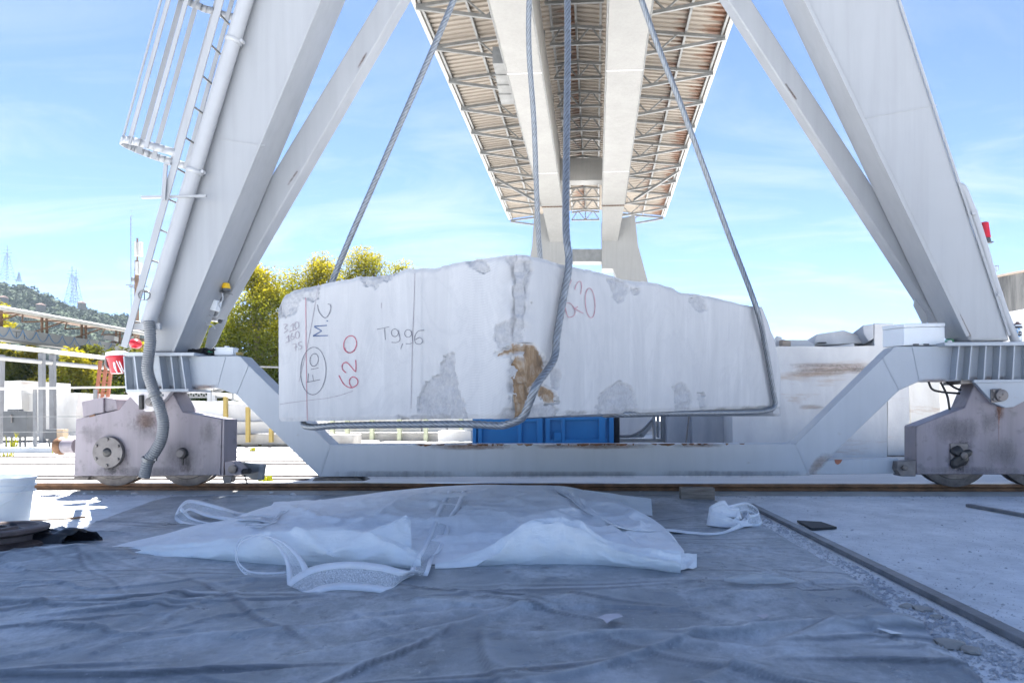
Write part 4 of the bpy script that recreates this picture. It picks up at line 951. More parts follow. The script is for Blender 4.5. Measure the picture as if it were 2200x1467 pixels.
s2 = [HK + V((-.03, .05, 0)), P(1137, 0, 4.75), P(1148, 280, 4.98), P(1161, 560, 5.22), P(1190, 700, 5.36), P(1240, 850, 5.30), P(1290, 886, 4.95), fp(1345, 889.5, False, -.10), fp(1420, 888.5, False, -.05), fp(1520, 887, False, -.02), fp(1600, 886, False, .0), fp(1640, 883, False, .01), fp(1656, 872, False, .03), fp(1653, 840, False, .03), fp(1636, 745, False, .03), fp(1616, 660, False, .03), P(1560, 490, 4.80), P(1470, 245, 4.66), P(1378, 0, 4.54), HK + V((.06, 0, 0))]
rope('wire_sling', s2, .0195, 'steel rope sling looped under the far right end of the hanging block')
hk = empty('crane_hook', HK, 'steel crane hook holding the rope slings above the block', 'hook')
mb = MB(); mb.tube([HK + V((.16*math.cos(a), 0, .16+.16*math.sin(a))) for a in [math.radians(t) for t in range(-200, 60, 12)]], .06, 14); mb.build('hook', M['yellow'], hk, smooth=60)
mb = MB(); mb.box(HK+V((0, 0, .75)), (.5, .3, .6)); mb.build('sheave_block', M['yellow'], hk, .03)
for dx in (-.15, .15):
    mb = MB(); mb.tube([HK+V((dx, 0, 1.0)), V((HK.x+dx, HK.y, 9.9))], .012, 8); mb.build('hoist_rope', M['rope'], hk)

# ---------------------------------------------------------------- groundsheet
TR_EDGE = [G(*p) for p in ((1500, 1062), (1560, 1085), (1640, 1128), (1691, 1159), (1760, 1198), (1818, 1232), (1850, 1256), (1876, 1274), (1898, 1297), (1923, 1318), (1958, 1338), (1987, 1356), (2012, 1385), (2041, 1411), (2080, 1440), (2111, 1467), (2180, 1520))]
TL_EDGE = [G(*p) for p in ((390, 1062), (330, 1075), (268, 1098), (215, 1118), (160, 1140), (132, 1146), (100, 1150))]
def tarp():
    re = sorted([(p.y, p.x) for p in TR_EDGE]); le = sorted([(p.y, p.x) for p in TL_EDGE])
    rows = []; worn_and_sheen = []
    NY, NX = 400, 460
    def cz(n, w): return (max(0, 1-n/w)**1.5 if n > 0 else max(0, 1+n/(w*.10)))
    y0, y1 = 1.28, re[-1][0]
    folds = [G(760, 1285), G(1500, 1285)]
    for i in range(NY+1):
        y = y0 + (y1-y0)*(i/NY)**1.35
        xr = sinterp(y, re) + .006*fn(y*6, 2); xl = interp(y, le) if y > le[0][0] else le[0][1]-.9 - (le[0][0]-y)*.2
        if le[0][0]-.12 < y <= le[0][0]: xl = le[0][1] - .9*(le[0][0]-y)/.12
        row = []
        for j in range(NX+1):
            x = xl + (xr-xl)*j/NX
            near = min(1, max(0, (4.1-y)/1.3))
            q = V((x*.9+.25*fn(x*1.3, y*1.3, 3), y*2.0+.5*fn(x*1.1, y*1.3, 7), .3))
            n1 = mnoise.noise(q*1.1); n2 = mnoise.noise(V((x*1.5+y*1.2, y*3.2-x*1.0, 4.4))); n3 = mnoise.noise(V((x*3.2-y*2.6, y*4.4+x*1.6, 8.8))); n4 = mnoise.noise(V((x*7-y*6, y*8+x*5, 2.2))); n5 = mnoise.noise(V((x*2.1+y*.4, y*6.5+x*.5, 6.1)))
            g1 = max(0, min(1, .5+1.6*fn(x*.9, y*1.1, 31))); g2 = max(0, min(1, .45+1.6*fn(x*1.4, y*1.6, 37)))
            z = .006 + near*(.010*cz(n1, .30) + .007*g1*cz(n2, .22) + .006*g2*cz(n3, .25) + .003*g1*cz(n5, .25) + .003*g2*cz(n4, .35)) + (1-near)*(.004*g1*cz(n2, .22)+.004*g2*cz(n3, .22)+.0015*cz(n4, .3))
            z += .006*near*max(0, fn(x*.8, y*1.3, 12))
            # the long soft fold across the middle distance
            yc = 2.36 + .05*math.sin(x*2.2)+.04*fn(x*1.8, 5) - .05*x*0; amp = .026*math.exp(-((x-.25)/1.0)**2)
            z += amp*math.exp(-((y-yc)/(.03 if y > yc else .10))**2) 
            yc2 = 1.93+.10*fn(x*1.1, 9)+.12*x; z += .018*math.exp(-((x-.9)/.9)**2)*math.exp(-((y-yc2)/.04)**2)
            yl = 3.0 + .1*fn(x*2, 1); z += .045*math.exp(-((x+2.25)/.35)**2)*math.exp(-((y-3.12)/.14)**2)
            e = min(j/NX*(xr-xl), (1-j/NX)*(xr-xl)); 
            if e < .05: z *= .3+.7*e/.05
            row.append(V((x, y, z)))
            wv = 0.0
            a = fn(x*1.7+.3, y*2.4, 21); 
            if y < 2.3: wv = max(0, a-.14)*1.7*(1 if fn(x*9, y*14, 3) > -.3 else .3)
            worn_and_sheen.append(min(.85, wv))
        rows.append(row)
    import numpy as np
    gr = 0
    A = np.array([[(p.x, p.y) for p in r] for r in rows]); XX, YY = A[..., 0], A[..., 1]; dz = np.zeros_like(XX); ridge_sheen = np.zeros_like(XX); gr = np.zeros_like(XX); r_ = random.Random(77)
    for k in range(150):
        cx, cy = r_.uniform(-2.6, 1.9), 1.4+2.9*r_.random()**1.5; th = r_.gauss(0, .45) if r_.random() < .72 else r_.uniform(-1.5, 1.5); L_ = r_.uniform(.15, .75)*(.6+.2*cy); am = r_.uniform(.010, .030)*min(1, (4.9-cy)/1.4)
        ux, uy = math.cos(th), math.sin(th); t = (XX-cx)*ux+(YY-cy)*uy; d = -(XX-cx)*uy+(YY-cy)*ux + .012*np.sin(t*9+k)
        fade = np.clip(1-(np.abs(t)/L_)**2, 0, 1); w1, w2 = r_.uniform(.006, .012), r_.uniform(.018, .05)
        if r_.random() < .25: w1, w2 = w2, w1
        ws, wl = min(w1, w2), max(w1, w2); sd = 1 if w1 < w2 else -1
        ridge_sheen = np.maximum(ridge_sheen, fade**.5*np.exp(-((d*sd-.006)/(ws*1.1+.003))**2)*(.35+45*am*.5)*r_.uniform(.3, 1))  # painted highlight along the crest of each crease
        gr = np.maximum(gr, fade**.5*np.exp(-((d*sd+ws*1.0)/(ws*.7+.002))**2)*r_.uniform(.3, 1))  # painted dark line standing for shade on the steep side
        dz += am*fade*np.exp(-np.where(d < 0, (d/w1)**2, np.abs(d)/w2))
    dz = .026*(1-np.exp(-dz/.026)) * (1-.8*np.clip((YY-2.40)/.12, 0, 1)*np.clip((XX+2.5)/.2, 0, 1)*np.clip((1.35-XX)/.2, 0, 1))
    for i, r in enumerate(rows):
        for k, p in enumerate(r): p.z += float(dz[i, k])
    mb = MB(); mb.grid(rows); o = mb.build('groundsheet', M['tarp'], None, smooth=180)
    at = o.data.attributes.new('worn_and_sheen', 'FLOAT', 'POINT'); at.data.foreach_set('value', np.clip(np.array(worn_and_sheen)+ridge_sheen.ravel()*.62, 0, .9).astype('f')); a2 = o.data.attributes.new('grime_and_shade', 'FLOAT', 'POINT'); a2.data.foreach_set('value', np.clip(gr.ravel()*.75, 0, .8).astype('f'))
    return tag(o, 'wrinkled dusty dark grey groundsheet spread over the near ground', 'groundsheet')
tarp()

# ---------------------------------------------------------------- white glass cloth lying on the sheet
cloth = empty('glass_cloth', G(900, 1160), 'crumpled sheer white cloth with pale folds on the dark groundsheet', 'cloth')
FRONT = [(290, 1184), (420, 1188), (560, 1196), (700, 1203), (900, 1212), (1100, 1207), (1300, 1196), (1400, 1192), (1470, 1189)]
BACKY = [(290, 1177), (420, 1139), (500, 1112), (580, 1086), (640, 1079), (700, 1072), (780, 1062), (850, 1053), (940, 1045), (1030, 1041), (1120, 1042), (1200, 1043), (1240, 1049), (1300, 1066), (1360, 1092), (1405, 1116), (1445, 1150), (1470, 1186)]
BACKZ = [(290, .012), (420, .03), (580, .05), (700, .085), (850, .13), (1000, .15), (1200, .15), (1260, .12), (1350, .07), (1400, .035), (1470, .012)]
from mathutils.bvhtree import BVHTree
CLOTH = []
def main_sheet():
    rows = []; x = 290.0; NT = 70
    while x <= 1470.01:
        zb = interp(x, BACKZ); pf = G(x, interp(x, FRONT), .008); pb = G(x, sinterp(x, BACKY), zb); col = []
        for k in range(NT+1):
            t = k/NT; p = pf.lerp(pb, t)
            hump = .035*math.exp(-((t-.42)/.16)**2)*(.5+.5*math.sin(x*.006+1))*(zb/.15)
            z = .008 + (zb-.008)*(t**1.35) + hump
            u = p.x; v = p.y
            wr = (1-abs(fn(u*2.2+v*1.8, v*2.6-u*.5, 2)))**5*.030 + (1-abs(fn(u*4.5-v*3, v*4+u*1.0, 6)))**6*.016 + (1-abs(fn(u*9+v*5, v*8-u*3, 8)))**6*.006
            z += wr*min(1, t*6)*min(1, (1-t)*5)*min(1, zb/.05)
            # one long crease from the ridge to the right-hand tail
            xc = interp(t, [(0, 1420), (.25, 1330), (.5, 1270), (.75, 1235), (1, 1190)]); z += .020*math.exp(-((x-xc)/9)**2)*min(1, (1-t)*8)
            p.z = max(z, .008); col.append(p)
        for e in (.03, .07, .12):
            q = pb + GB*e; q.z = max(.006, zb*(1-(e/.12)**1.2)); col.append(q)
        rows.append(col); x += 4.0
    mb = MB(); mb.grid(rows); CLOTH.append((list(mb.v), list(mb.f))); o = mb.build('gauze_sheet', M['gauze'], cloth, smooth=180); return o
main_sheet()
def loft(name, keys, mat, dep=.16, wr=.012, seed=0, n=150, creases=()):
    # keys: (x, y_bottom, y_top, depth): a flattened fold standing on the sheet
    rows = []
    for i in range(n+1):
        s = keys[0][0] + (keys[-1][0]-keys[0][0])*i/n
        yb = sinterp(s, [(k[0], k[1]) for k in keys]); yt = sinterp(s, [(k[0], k[2]) for k in keys]); dp = interp(s, [(k[0], k[3]) for k in keys])
        A = G(s, yb, .006); T = P(s, yt, A.y+dp*.55)
        hz = max(T.z, .02)
        prof = [(-.0, .006), (-.012, hz*.30), (.0, hz*.58), (dp*.18, hz*.84), (dp*.40, hz*.97), (dp*.58, hz*1.0), (dp*.8, hz*.86), (dp*1.0, hz*.5), (dp*1.12, .008)]
        col = []
        pts = smooth_path([V((0, a, b)) for a, b in prof], 3)
        for k, q in enumerate(pts):
            w_ = wr*(.7*fn(s*.010+seed, k*.15, 3) + 1.3*((1-abs(fn(s*.009+k*.11+seed, k*.10-s*.003, 8)))**3-.4) + .5*((1-abs(fn(s*.018-k*.12+seed, k*.10+s*.006, 18)))**4-.3))*math.sin(math.pi*k/(len(pts)-1))
            kf = k/(len(pts)-1)
            for (x0, k0), (x1, k1), am in creases:
                ax, ay = x0/60, k0*8; bx_, by_ = x1/60, k1*8; px, py = s/60, kf*8; L2 = (bx_-ax)**2+(by_-ay)**2
                tt = max(0, min(1, ((px-ax)*(bx_-ax)+(py-ay)*(by_-ay))/L2)); dd = math.hypot(px-ax-tt*(bx_-ax), py-ay-tt*(by_-ay))
                w_ += am*math.exp(-(dd/.30)**2)
            X = A.x*(A.y+q.y)/A.y
            col.append(V((X, A.y+q.y-w_*.8, max(.006, q.z+w_*min(1, hz/.06)))))
        rows.append(col)
    mb = MB(); mb.grid(rows); CLOTH.append((list(mb.v), list(mb.f))); return mb.build(name, mat, cloth, smooth=180)
loft('front_fold', [(215, 1192, 1183, .08), (240, 1195, 1180, .12), (300, 1197, 1177, .16), (400, 1200, 1168, .20), (500, 1205, 1158, .24), (560, 1210, 1150, .26), (620, 1214, 1140, .26), (700, 1216, 1136, .26), (780, 1216, 1146, .26), (850, 1218, 1165, .22), (905, 1223, 1190, .16)], M['fold'], wr=.015, seed=2, creases=(((640, .5), (705, .08), .022), ((560, .45), (640, .12), .018), ((800, .5), (720, .1), .02), ((230, .30), (600, .36), .010), ((850, .4), (790, .06), .018), ((500, .42), (470, .1), .012)))
loft('back_roll', [(222, 1186, 1180, .06), (290, 1180, 1163, .14), (370, 1168, 1143, .20), (450, 1152, 1124, .20), (560, 1140, 1112, .2)], M['gauze'], wr=.008, seed=5, n=80)
loft('side_fold', [(935, 1220, 1212, .05), (985, 1219, 1200, .14), (1040, 1217, 1180, .22), (1090, 1215, 1150, .26), (1130, 1213, 1124, .28), (1160, 1212, 1116, .28), (1200, 1211, 1117, .28), (1245, 1212, 1124, .27), (1275, 1213, 1146, .24), (1310, 1215, 1164, .20), (1380, 1221, 1177, .16), (1440, 1229, 1186, .14), (1462, 1231, 1189, .13)], M['fold'], wr=.014, seed=9, creases=(((1150, .48), (1045, .08), .030), ((1160, .40), (1445, .16), .030), ((1250, .5), (1300, .1), .022), ((1090, .4), (1110, .06), .018), ((1200, .52), (1215, .2), .02)))
def patch(name, quad, mat, bulge=.02, seed=0, n=26, wr=.008):
    rows = []
    for i in range(n+1):
        s = i/n; a = quad[0].lerp(quad[1], s); b = quad[3].lerp(quad[2], s); r = []
        for k in range(n+1):
            t = k/n; p = a.lerp(b, t); p = p + V((0, 0, bulge*math.sin(math.pi*s)*math.sin(math.pi*t) + wr*fn(s*4+seed, t*4, 2))); p.z = max(p.z, .006); r.append(p)
        rows.append(r)
    mb = MB(); mb.grid(rows); CLOTH.append((list(mb.v), list(mb.f))); return mb.build(name, mat, cloth, smooth=180)
patch('end_flap', [G(1440, 1228, .012), G(1497, 1218, .012), G(1497, 1189, .02), G(1430, 1184, .05)], M['fold'], .01, 3)
patch('turned_flap', [G(690, 1186, .07), P(885, 1196, 3.10), P(882, 1118, 3.32), P(872, 1107, 3.38)], M['fold'], .03, 4, wr=.014)
patch('turned_flap', [G(700, 1190, .07), P(885, 1206, 3.05), P(892, 1180, 3.12), P(760, 1150, 3.22)], M['fold'], .035, 6, wr=.016)
patch('far_flap', [G(1262, 1075, .05), G(1402, 1108, .01), P(1399, 1071, 4.75), P(1255, 1052, 4.8)], M['fold'], .006, 7)
patch('frayed_corner', [G(572, 1100, .01), G(700, 1098, .03), P(690, 1072, 4.85), P(588, 1078, 4.9)], M['gauze'], .012, 8)

def tape(name, pts, parent, net=True, edge=.26, wid=None, per=8):
    # pts: list of (near edge point, far edge point)
    A = smooth_path([a for a, b in pts], per); B = smooth_path([b for a, b in pts], per)
    mb = MB(); m2 = MB()
    f = lambda t: [a.lerp(b, t) for a, b in zip(A, B)]
    mb.grid([f(0), f(edge)]); mb.grid([f(1-edge), f(1)])
    o = mb.build(name, M['tape'], parent, smooth=180)
    for md in (o,): s = md.modifiers.new('solid', 'SOLIDIFY'); s.thickness = .0015
    o['kind'] = 'stuff'
    m2.grid([f(edge), f(.5), f(1-edge)]); q = m2.build('tape_mesh', M['net'] if net else M['gauze'], o, smooth=180)
    return o
BV = []
for vs_, fs_ in CLOTH: BV.append(BVHTree.FromPolygons(vs_, fs_))
def oncl(x, y, lift=.012):
    d = ray(x, y).normalized(); best = None
    for b in BV:
        h = b.ray_cast(EYE, d)
        if h[0] is not None and (best is None or h[3] < best): best = h[3]
    p = G(x, y, .012); q = (p-EYE).length
    if best is None or best > q: best = q
    return EYE + d*(best-lift)
c4 = lambda x, y: (360+.27273*x, 1030+.27273*y)
c5 = lambda x, y: (880+.35455*x, 1020+.35455*y)
g = G
tape('edging_tape', [(oncl(*c5(*a)), oncl(*c5(*b))) for a, b in (((235, 95), (345, 95)), ((180, 190), (310, 190)), ((142, 285), (265, 245)), ((92, 400), (238, 350)), ((50, 480), (190, 455)))] + [(oncl(*c5(8, 560), .03), oncl(*c5(150, 488), .03)), (g(*c5(2, 602), .03), g(*c5(128, 560), .04)), (g(*c5(-10, 606), .02), g(*c5(108, 612), .02))], cloth, True, .24)
def lz(y): return max(.006, .006+(1238-y)/92*.135)
def lp(x, y): q = c4(x, y); return g(q[0], q[1], lz(q[1]))
tape('edging_tape', [(lp(*a), lp(*b)) for a, b in (((945, 765), (930, 722)), ((840, 777), (845, 730)), ((740, 778), (760, 730)), ((640, 765), (660, 720)), ((580, 720), (600, 690)), ((540, 650), (560, 640)), ((530, 560), (552, 580)), ((545, 500), (570, 520)), ((590, 450), (612, 480)), ((680, 425), (700, 455)), ((780, 440), (780, 470)), ((880, 470), (840, 510)), ((960, 515), (890, 575)), ((1050, 605), (930, 665)))] + [(g(*c4(1105, 690), .045), g(*c4(940, 790), .012)), (g(*c4(1090, 720), .03), g(*c4(942, 828), .008))], cloth, True, .27)
def fz(y, up): return .088-.0006*(y-1206) if up else .008
tape('edging_tape', [(g(*c4(*a), max(.012, .088*(1-((a[0]-1500)/620)**2*.8))), g(*c4(*b), .008)) for a, b in (((945, 828), (1060, 880)), ((1000, 760), (1140, 915)), ((1120, 692), (1230, 885)), ((1280, 655), (1340, 870)), ((1480, 645), (1480, 874)), ((1700, 670), (1640, 887)), ((1860, 712), (1730, 890)), ((1950, 712), (1830, 805)), ((2015, 722), (1900, 765)))], cloth, True, .25)
tape('edging_tape', [(oncl(*c4(*a), .03), oncl(*c4(*b), .03)) for a, b in (((960, 240), (880, 250)), ((860, 285), (800, 335)), ((700, 270), (690, 322)), ((560, 255), (560, 322)))] + [(g(*c4(420, 212), .075), g(*c4(440, 318), .02)), (g(*c4(260, 168), .09), g(*c4(300, 290), .03)), (g(*c4(160, 160), .10), g(*c4(205, 252), .05)), (g(*c4(105, 195), .09), g(*c4(165, 245), .06)), (g(*c4(66, 262), .06), g(*c4(140, 262), .06)), (g(*c4(56, 305), .03), g(*c4(110, 215), .085)), (g(*c4(80, 335), .01), g(*c4(150, 255), .06)), (g(*c4(140, 353), .006), g(*c4(200, 300), .035)), (g(*c4(300, 360), .006), g(*c4(330, 338), .02)), (g(*c4(480, 352), .02), g(*c4(480, 328), .03))] + [(oncl(*c4(*a), .03), oncl(*c4(*b), .03)) for a, b in (((680, 375), (700, 350)), ((760, 368), (800, 335)), ((860, 330), (880, 290)))], cloth, True, .27)
tape('edging_tape', [(oncl(x, y), oncl(x+4, y-5)) for x, y in ((1190, 1052), (1225, 1072), (1250, 1094), (1285, 1112), (1320, 1130), (1360, 1139), (1400, 1142), (1435, 1141))] + [(g(1480, 1146, .012), g(1482, 1141, .02)), (g(1530, 1149, .012), g(1532, 1144, .02)), (g(1565, 1143, .012), g(1566, 1136, .03)), (g(1600, 1130, .014), g(1598, 1112, .05)), (g(1616, 1116, .03), g(1606, 1098, .08)), (g(1606, 1100, .06), g(1595, 1086, .10))], cloth, False, .3)
# the wound-up end of the tape
coil = empty('tape_roll', G(1565, 1140), 'loosely wound roll of white mesh tape beyond the cloth', 'tape roll')
cc = G(1566, 1132)
tp = []
for i in range(90):
    t = i/89; a = t*2*math.pi*3.6+2.2; r = .055 + .065*t; tp.append((cc + V((r*math.cos(a)*1.15, r*math.sin(a)*.8, .004+.012*t)), cc + V((r*math.cos(a)*1.0*(.9+.2*math.sin(a*.7)), r*math.sin(a)*.75, .075+.035*math.sin(a*.9+1)+.02*fn(t*9, 2)))))
A_ = [a for a, b in tp]; B_ = [b for a, b in tp]
mb = MB(); mb.grid([A_, [a.lerp(b, .28) for a, b in tp]]); mb.grid([[a.lerp(b, .72) for a, b in tp], B_]); mb.build('tape_border', M['tape'], coil, smooth=180)['kind'] = 'stuff'
mb = MB(); mb.grid([[a.lerp(b, .28) for a, b in tp], [a.lerp(b, .72) for a, b in tp]]); mb.build('tape_mesh', M['gauze'], coil, smooth=180)
tape('loose_loop', [(cc+V((.10, -.02, .01)), cc+V((.11, -.02, .07))), (cc+V((.17, -.02, .006)), cc+V((.165, .0, .08))), (cc+V((.20, .05, .03)), cc+V((.18, .06, .10))), (cc+V((.15, .10, .07)), cc+V((.13, .10, .13))), (cc+V((.08, .08, .07)), cc+V((.07, .08, .125))), (cc+V((.02, .0, .06)), cc+V((.0, .02, .12)))], coil, True, .25)
tape('folded_point', [(cc+V((-.12, -.02, .05)), cc+V((-.10, .02, .12))), (cc+V((-.05, -.03, .06)), cc+V((-.03, .0, .155))), (cc+V((.0, -.03, .06)), cc+V((.0, .0, .12))), (cc+V((.07, -.02, .05)), cc+V((.06, .02, .11)))], coil, False, .3, per=4)

# ---------------------------------------------------------------- small things in the foreground
def rough_lump(mb, c, rx, ry, rz, seed, sub=2, amp=.35):
    import bmesh
    bm = bmesh.new(); bmesh.ops.create_icosphere(bm, subdivisions=sub, radius=1)
    vs = []
    for v in bm.verts:
        k = 1 + amp*mnoise.noise(v.co*1.3+V((seed, seed*.7, 0))) + amp*.4*mnoise.noise(v.co*3.1+V((seed, 3, 1)))
        vs.append(c + V((v.co.x*rx*k, v.co.y*ry*k, max(v.co.z*rz*k, -rz*.55))))
    fs = [tuple(v.index for v in f.verts) for f in bm.faces]; bm.free(); mb.add(vs, fs)
# bucket
def bucket():
    c = G(2, 1150); root = empty('bucket', c, 'white plastic bucket standing at the left edge', 'bucket')
    r0, r1, h = .118, .148, .325
    prof = [(.02, .0), (r0, 0), (r0+.003, .01), (r1-.012, h-.085), (r1+.002, h-.082), (r1+.002, h-.076), (r1-.008, h-.073), (r1-.006, h-.052), (r1+.004, h-.05), (r1+.004, h-.043), (r1-.004, h-.04), (r1-.002, h-.015), (r1+.006, h-.013), (r1+.007, h), (r1-.002, h), (r1-.004, h-.02), (r0-.006, .012), (.02, .012)]
    mb = MB(); mb.lathe(c, V((.03, 0, 1)), prof, 48); mb.build('shell', M['whitep'], root, smooth=35)
    mb = MB(); mb.tube([c+V((.15*math.cos(a), .15*math.sin(a)-.012, h-.06-.11*max(0, -math.sin(a)))) for a in [math.radians(t) for t in range(180, 361, 12)]], .003, 6); mb.build('handle', M['whitep'], root)
bucket()
# old crane wheel lying flat
def oldwheel():
    c = G(57, 1190); c = V((c.x-.235, c.y+.10, 0)); root = empty('old_wheel', c, 'rusty double flanged steel wheel lying flat at the left edge', 'wheel')
    mb = MB(); mb.lathe(c+V((0, 0, .012)), V((0, 0, 1)), [(.05, 0), (.215, 0), (.222, .006), (.222, .020), (.205, .030), (.175, .038), (.170, .062), (.205, .072), (.222, .080), (.222, .094), (.212, .100), (.175, .100), (.165, .090), (.10, .086), (.09, .100), (.05, .100), (.05, 0)], 56, cap=False); mb.build('rim', plain('old_rusty_steel', (.10, .075, .07), .55, .45, 18, .4, 50, .3), root, smooth=35)
    mb = MB(); mb.lathe(c+V((0, 0, .015)), V((0, 0, 1)), [(.048, 0), (.048, .08)], 24); mb.build('bush', M['darksteel'], root, smooth=35)
oldwheel()
def blackbag():
    mb = MB(); rows = []
    c = G(78, 1180)
    for i in range(25):
        a = i/24*math.pi*1.15-.25; row = []
        for k in range(15):
            t = k/14; r = .10*(1+.25*fn(i*.4, k*.3, 4))
            row.append(c + V((-.16+.30*t+.05*math.cos(a), .02+.12*math.cos(a)*(1-.3*t)+.1*t, .004+.10*max(0, math.sin(a))*(1-.35*t)*(1+.4*fn(i*.5, t*4, 1)))))
        rows.append(row)
    mb.grid(rows); o = mb.build('black_bag', M['black_plastic'], None, smooth=60); s = o.modifiers.new('solid', 'SOLIDIFY'); s.thickness = .002
    tag(o, 'black plastic sheet crumpled open beside the rusty wheel', 'plastic sheet')
    mb = MB(); rows = []
    c = G(92, 1150)
    for i in range(33):
        u = i/32; row = []
        for k in range(17):
            t = k/16
            z = .008 + .05*(1-abs(2*t-1))**1.3*(.5+.7*abs(fn(u*5, t*2, 3))) + .02*fn(u*7, t*6, 9)
            row.append(c + V((-.20+.38*u+.03*fn(t*3, u*3, 2), -.07+.16*t+.10*abs(u-.45)+.02*fn(u*4, t*4, 6), max(.006, z*(1-.6*abs(2*u-1)**3)))))
        rows.append(row)
    mb.grid(rows); o = mb.build('bunched_sheet', M['tarp'], None, smooth=60); s = o.modifiers.new('solid', 'SOLIDIFY'); s.thickness = .003
    tag(o, 'bunched corner of dark plastic sheet behind the rusty wheel', 'plastic sheet')
    mb = MB(); c2 = G(110, 1158); rough_lump(mb, c2+V((0, 0, .02)), .10, .03, .035, 5.5, 3, .5); tag(mb.build('twisted_rag', M['gauze'], None, smooth=180), 'twisted white rag on the bunched dark sheet', 'rag')
blackbag()
# sticks, wood, strips
mb = MB(); mb.bar(G(58, 1117, .006), G(150, 1113, .008), .022, .010); a = mb.build('wooden_batten', M['wood'], None, .002); tag(a, 'thin wooden batten lying in the sunlit patch', 'batten')
mb = MB(); mb.bar(G(150.5, 1113, .008), G(184, 1110, .012), .024, .011); put(mb.build('taped_end', M['rustbrown'], None, .003), a)
wb = G(1500, 1074)
mb = MB(); mb.box(wb + V((0, .05, .046)), (.255, .10, .09), Matrix.Rotation(-.06, 3, 'Z')); tag(mb.build('wood_block', M['wood'], None, .004), 'short offcut of squared timber beside the rail', 'timber')
def flatbar(p, q, wd, th, label):
    mb = MB(); mb.bar(p + V((0, 0, th/2)), q + V((0, 0, th/2)), wd, th); return tag(mb.build('steel_strip', plain('scuffed_strip', (.16, .165, .175), .45, .3, 10, .3, 50, .2), None, .002), label, 'steel strip')
flatbar(G(1612, 1088, .002), G(2260, 1412, .002), .046, .022, 'long flat steel strip running diagonally beside the groundsheet')
flatbar(G(2080, 1088, .002), G(2300, 1128, .002), .04, .02, 'shorter flat steel strip on the right near the bogie')
mb = MB(); A = [G(1712, 1117, .016), G(1765, 1120, .016), G(1798, 1131, .016), G(1744, 1134, .016)]; mb.prism([p - V((0, 0, .012)) for p in A], A); tag(mb.build('rubber_pad', M['rubber'], None, .002), 'small dark rubber pad beside the diagonal steel strip', 'pad')
# milky scrap of plastic film
rows = []
c = G(1632, 1258)
for i in range(25):
    r = []
    for k in range(13):
        u, v = i/12-1, k/6-1; q = math.sqrt(max(0, 1-.8*v*v))
        r.append(c + V((u*.135*q+.01*fn(u*3, v*3), v*.055, .022+.024*(1-u*u)*(1-v*v)+.006*fn(u*3, v*4, 5))))
    rows.append(r)
mb = MB(); mb.grid(rows); tag(mb.build('film_scrap', M['clear'], None, smooth=180), 'milky scrap of plastic film lying on the groundsheet', 'plastic film')
# light paper scraps
def scrap(pts, z, label, mat):
    mb = MB(); A = [G(x, y, z) for x, y in pts]; mb.prism(A, [p + V((0, 0, .0015)) for p in A]); return tag(mb.build('paper_scrap', mat), label, 'scrap')
pk = plain('pale_scrap', (.55, .52, .55), .8, .1, 20)
scrap([(1284, 1326), (1302, 1319), (1330, 1318), (1338, 1324), (1316, 1330), (1304, 1339), (1296, 1330)], .030, 'pale torn scrap in the middle of the groundsheet', pk)
scrap([(1625, 1321), (1650, 1319), (1648, 1325), (1640, 1328)], .026, 'small pale scrap on the groundsheet below the plastic film', pk)
scrap([(1884, 1349), (1905, 1352), (1940, 1361), (1915, 1361), (1900, 1355)], .026, 'curled white sliver on the right edge of the groundsheet', M['whitep'])
# stones beside the rail: single ones first, then the fine rubble
rnd = random.Random(11)
ORD = ['first', 'second', 'third', 'fourth', 'fifth', 'sixth', 'seventh', 'eighth', 'ninth', 'tenth', 'eleventh', 'twelfth', 'thirteenth', 'fourteenth', 'fifteenth']
for i, (x, y, w_, h_) in enumerate(sorted([(160, 1058, 16, 8), (199, 1059, 8, 7), (236, 1057, 6, 6), (253, 1058, 9, 8), (264, 1058, 8, 6), (290, 1060, 16, 6), (207, 1072, 20, 6), (182, 1060, 8, 5), (367, 1064, 6, 4), (1376, 1060, 9, 7), (2101, 1056, 11, 7), (2139, 1057, 10, 6), (2178, 1056, 8, 6), (583, 1060, 10, 7), (630, 1062, 12, 6)])):
    p = G(x, y+2); k = p.y/F; mb = MB(); rough_lump(mb, p+V((0, 0, h_*k*.35)), w_*k/2, w_*k/2.4, h_*k/1.6, i*1.7, 2, .4)
    tag(mb.build('stone', M['marble'], None, smooth=40), 'broken white stone at the foot of the rail, %s from the left' % ORD[i], 'stone', 'stones along the rail')
for i, (x, y, w_, h_) in enumerate(sorted([(2040, 1385, 60, 16), (2090, 1398, 46, 12), (1985, 1308, 40, 10), (2012, 1324, 26, 8), (1950, 1302, 30, 8), (2040, 1352, 24, 10), (2125, 1385, 22, 9), (2010, 1360, 20, 7), (1880, 1250, 12, 6), (1900, 1262, 14, 6)], key=lambda q: q[1])):
    p = G(x, y+3); k = p.y/F; mb = MB(); rough_lump(mb, p+V((0, 0, h_*k*.3)), w_*k/2, w_*k/2.2, h_*k/1.4, 30+i*2.1, 2, .5)
    tag(mb.build('broken_slab', M['concrete'] if w_ > 25 else M['marble2'], None, smooth=30), 'flake of broken stone beside the steel strip, %s from the rail end' % ORD[i], 'stone', 'flakes beside the strip')
mb = MB()
import bmesh as _bm
def chip(mb, c, s, rnd):
    q = [V((rnd.uniform(-1, 1), rnd.uniform(-1, 1), rnd.uniform(.1, 1))) for _ in range(1)]
    a = rnd.uniform(0, 6.28); e = V((math.cos(a), math.sin(a), 0)); f = V((-math.sin(a), math.cos(a), 0)); hh = s*rnd.uniform(.3, .7)
    mb.add([c+e*s, c+f*s*.7, c-e*s*.8, c-f*s*.6, c+e*s*.3+V((0, 0, hh)), c-e*s*.3+f*s*.2+V((0, 0, hh*.8))], [(0, 1, 4), (1, 2, 5), (1, 5, 4), (2, 3, 5), (3, 0, 4), (3, 4, 5)])
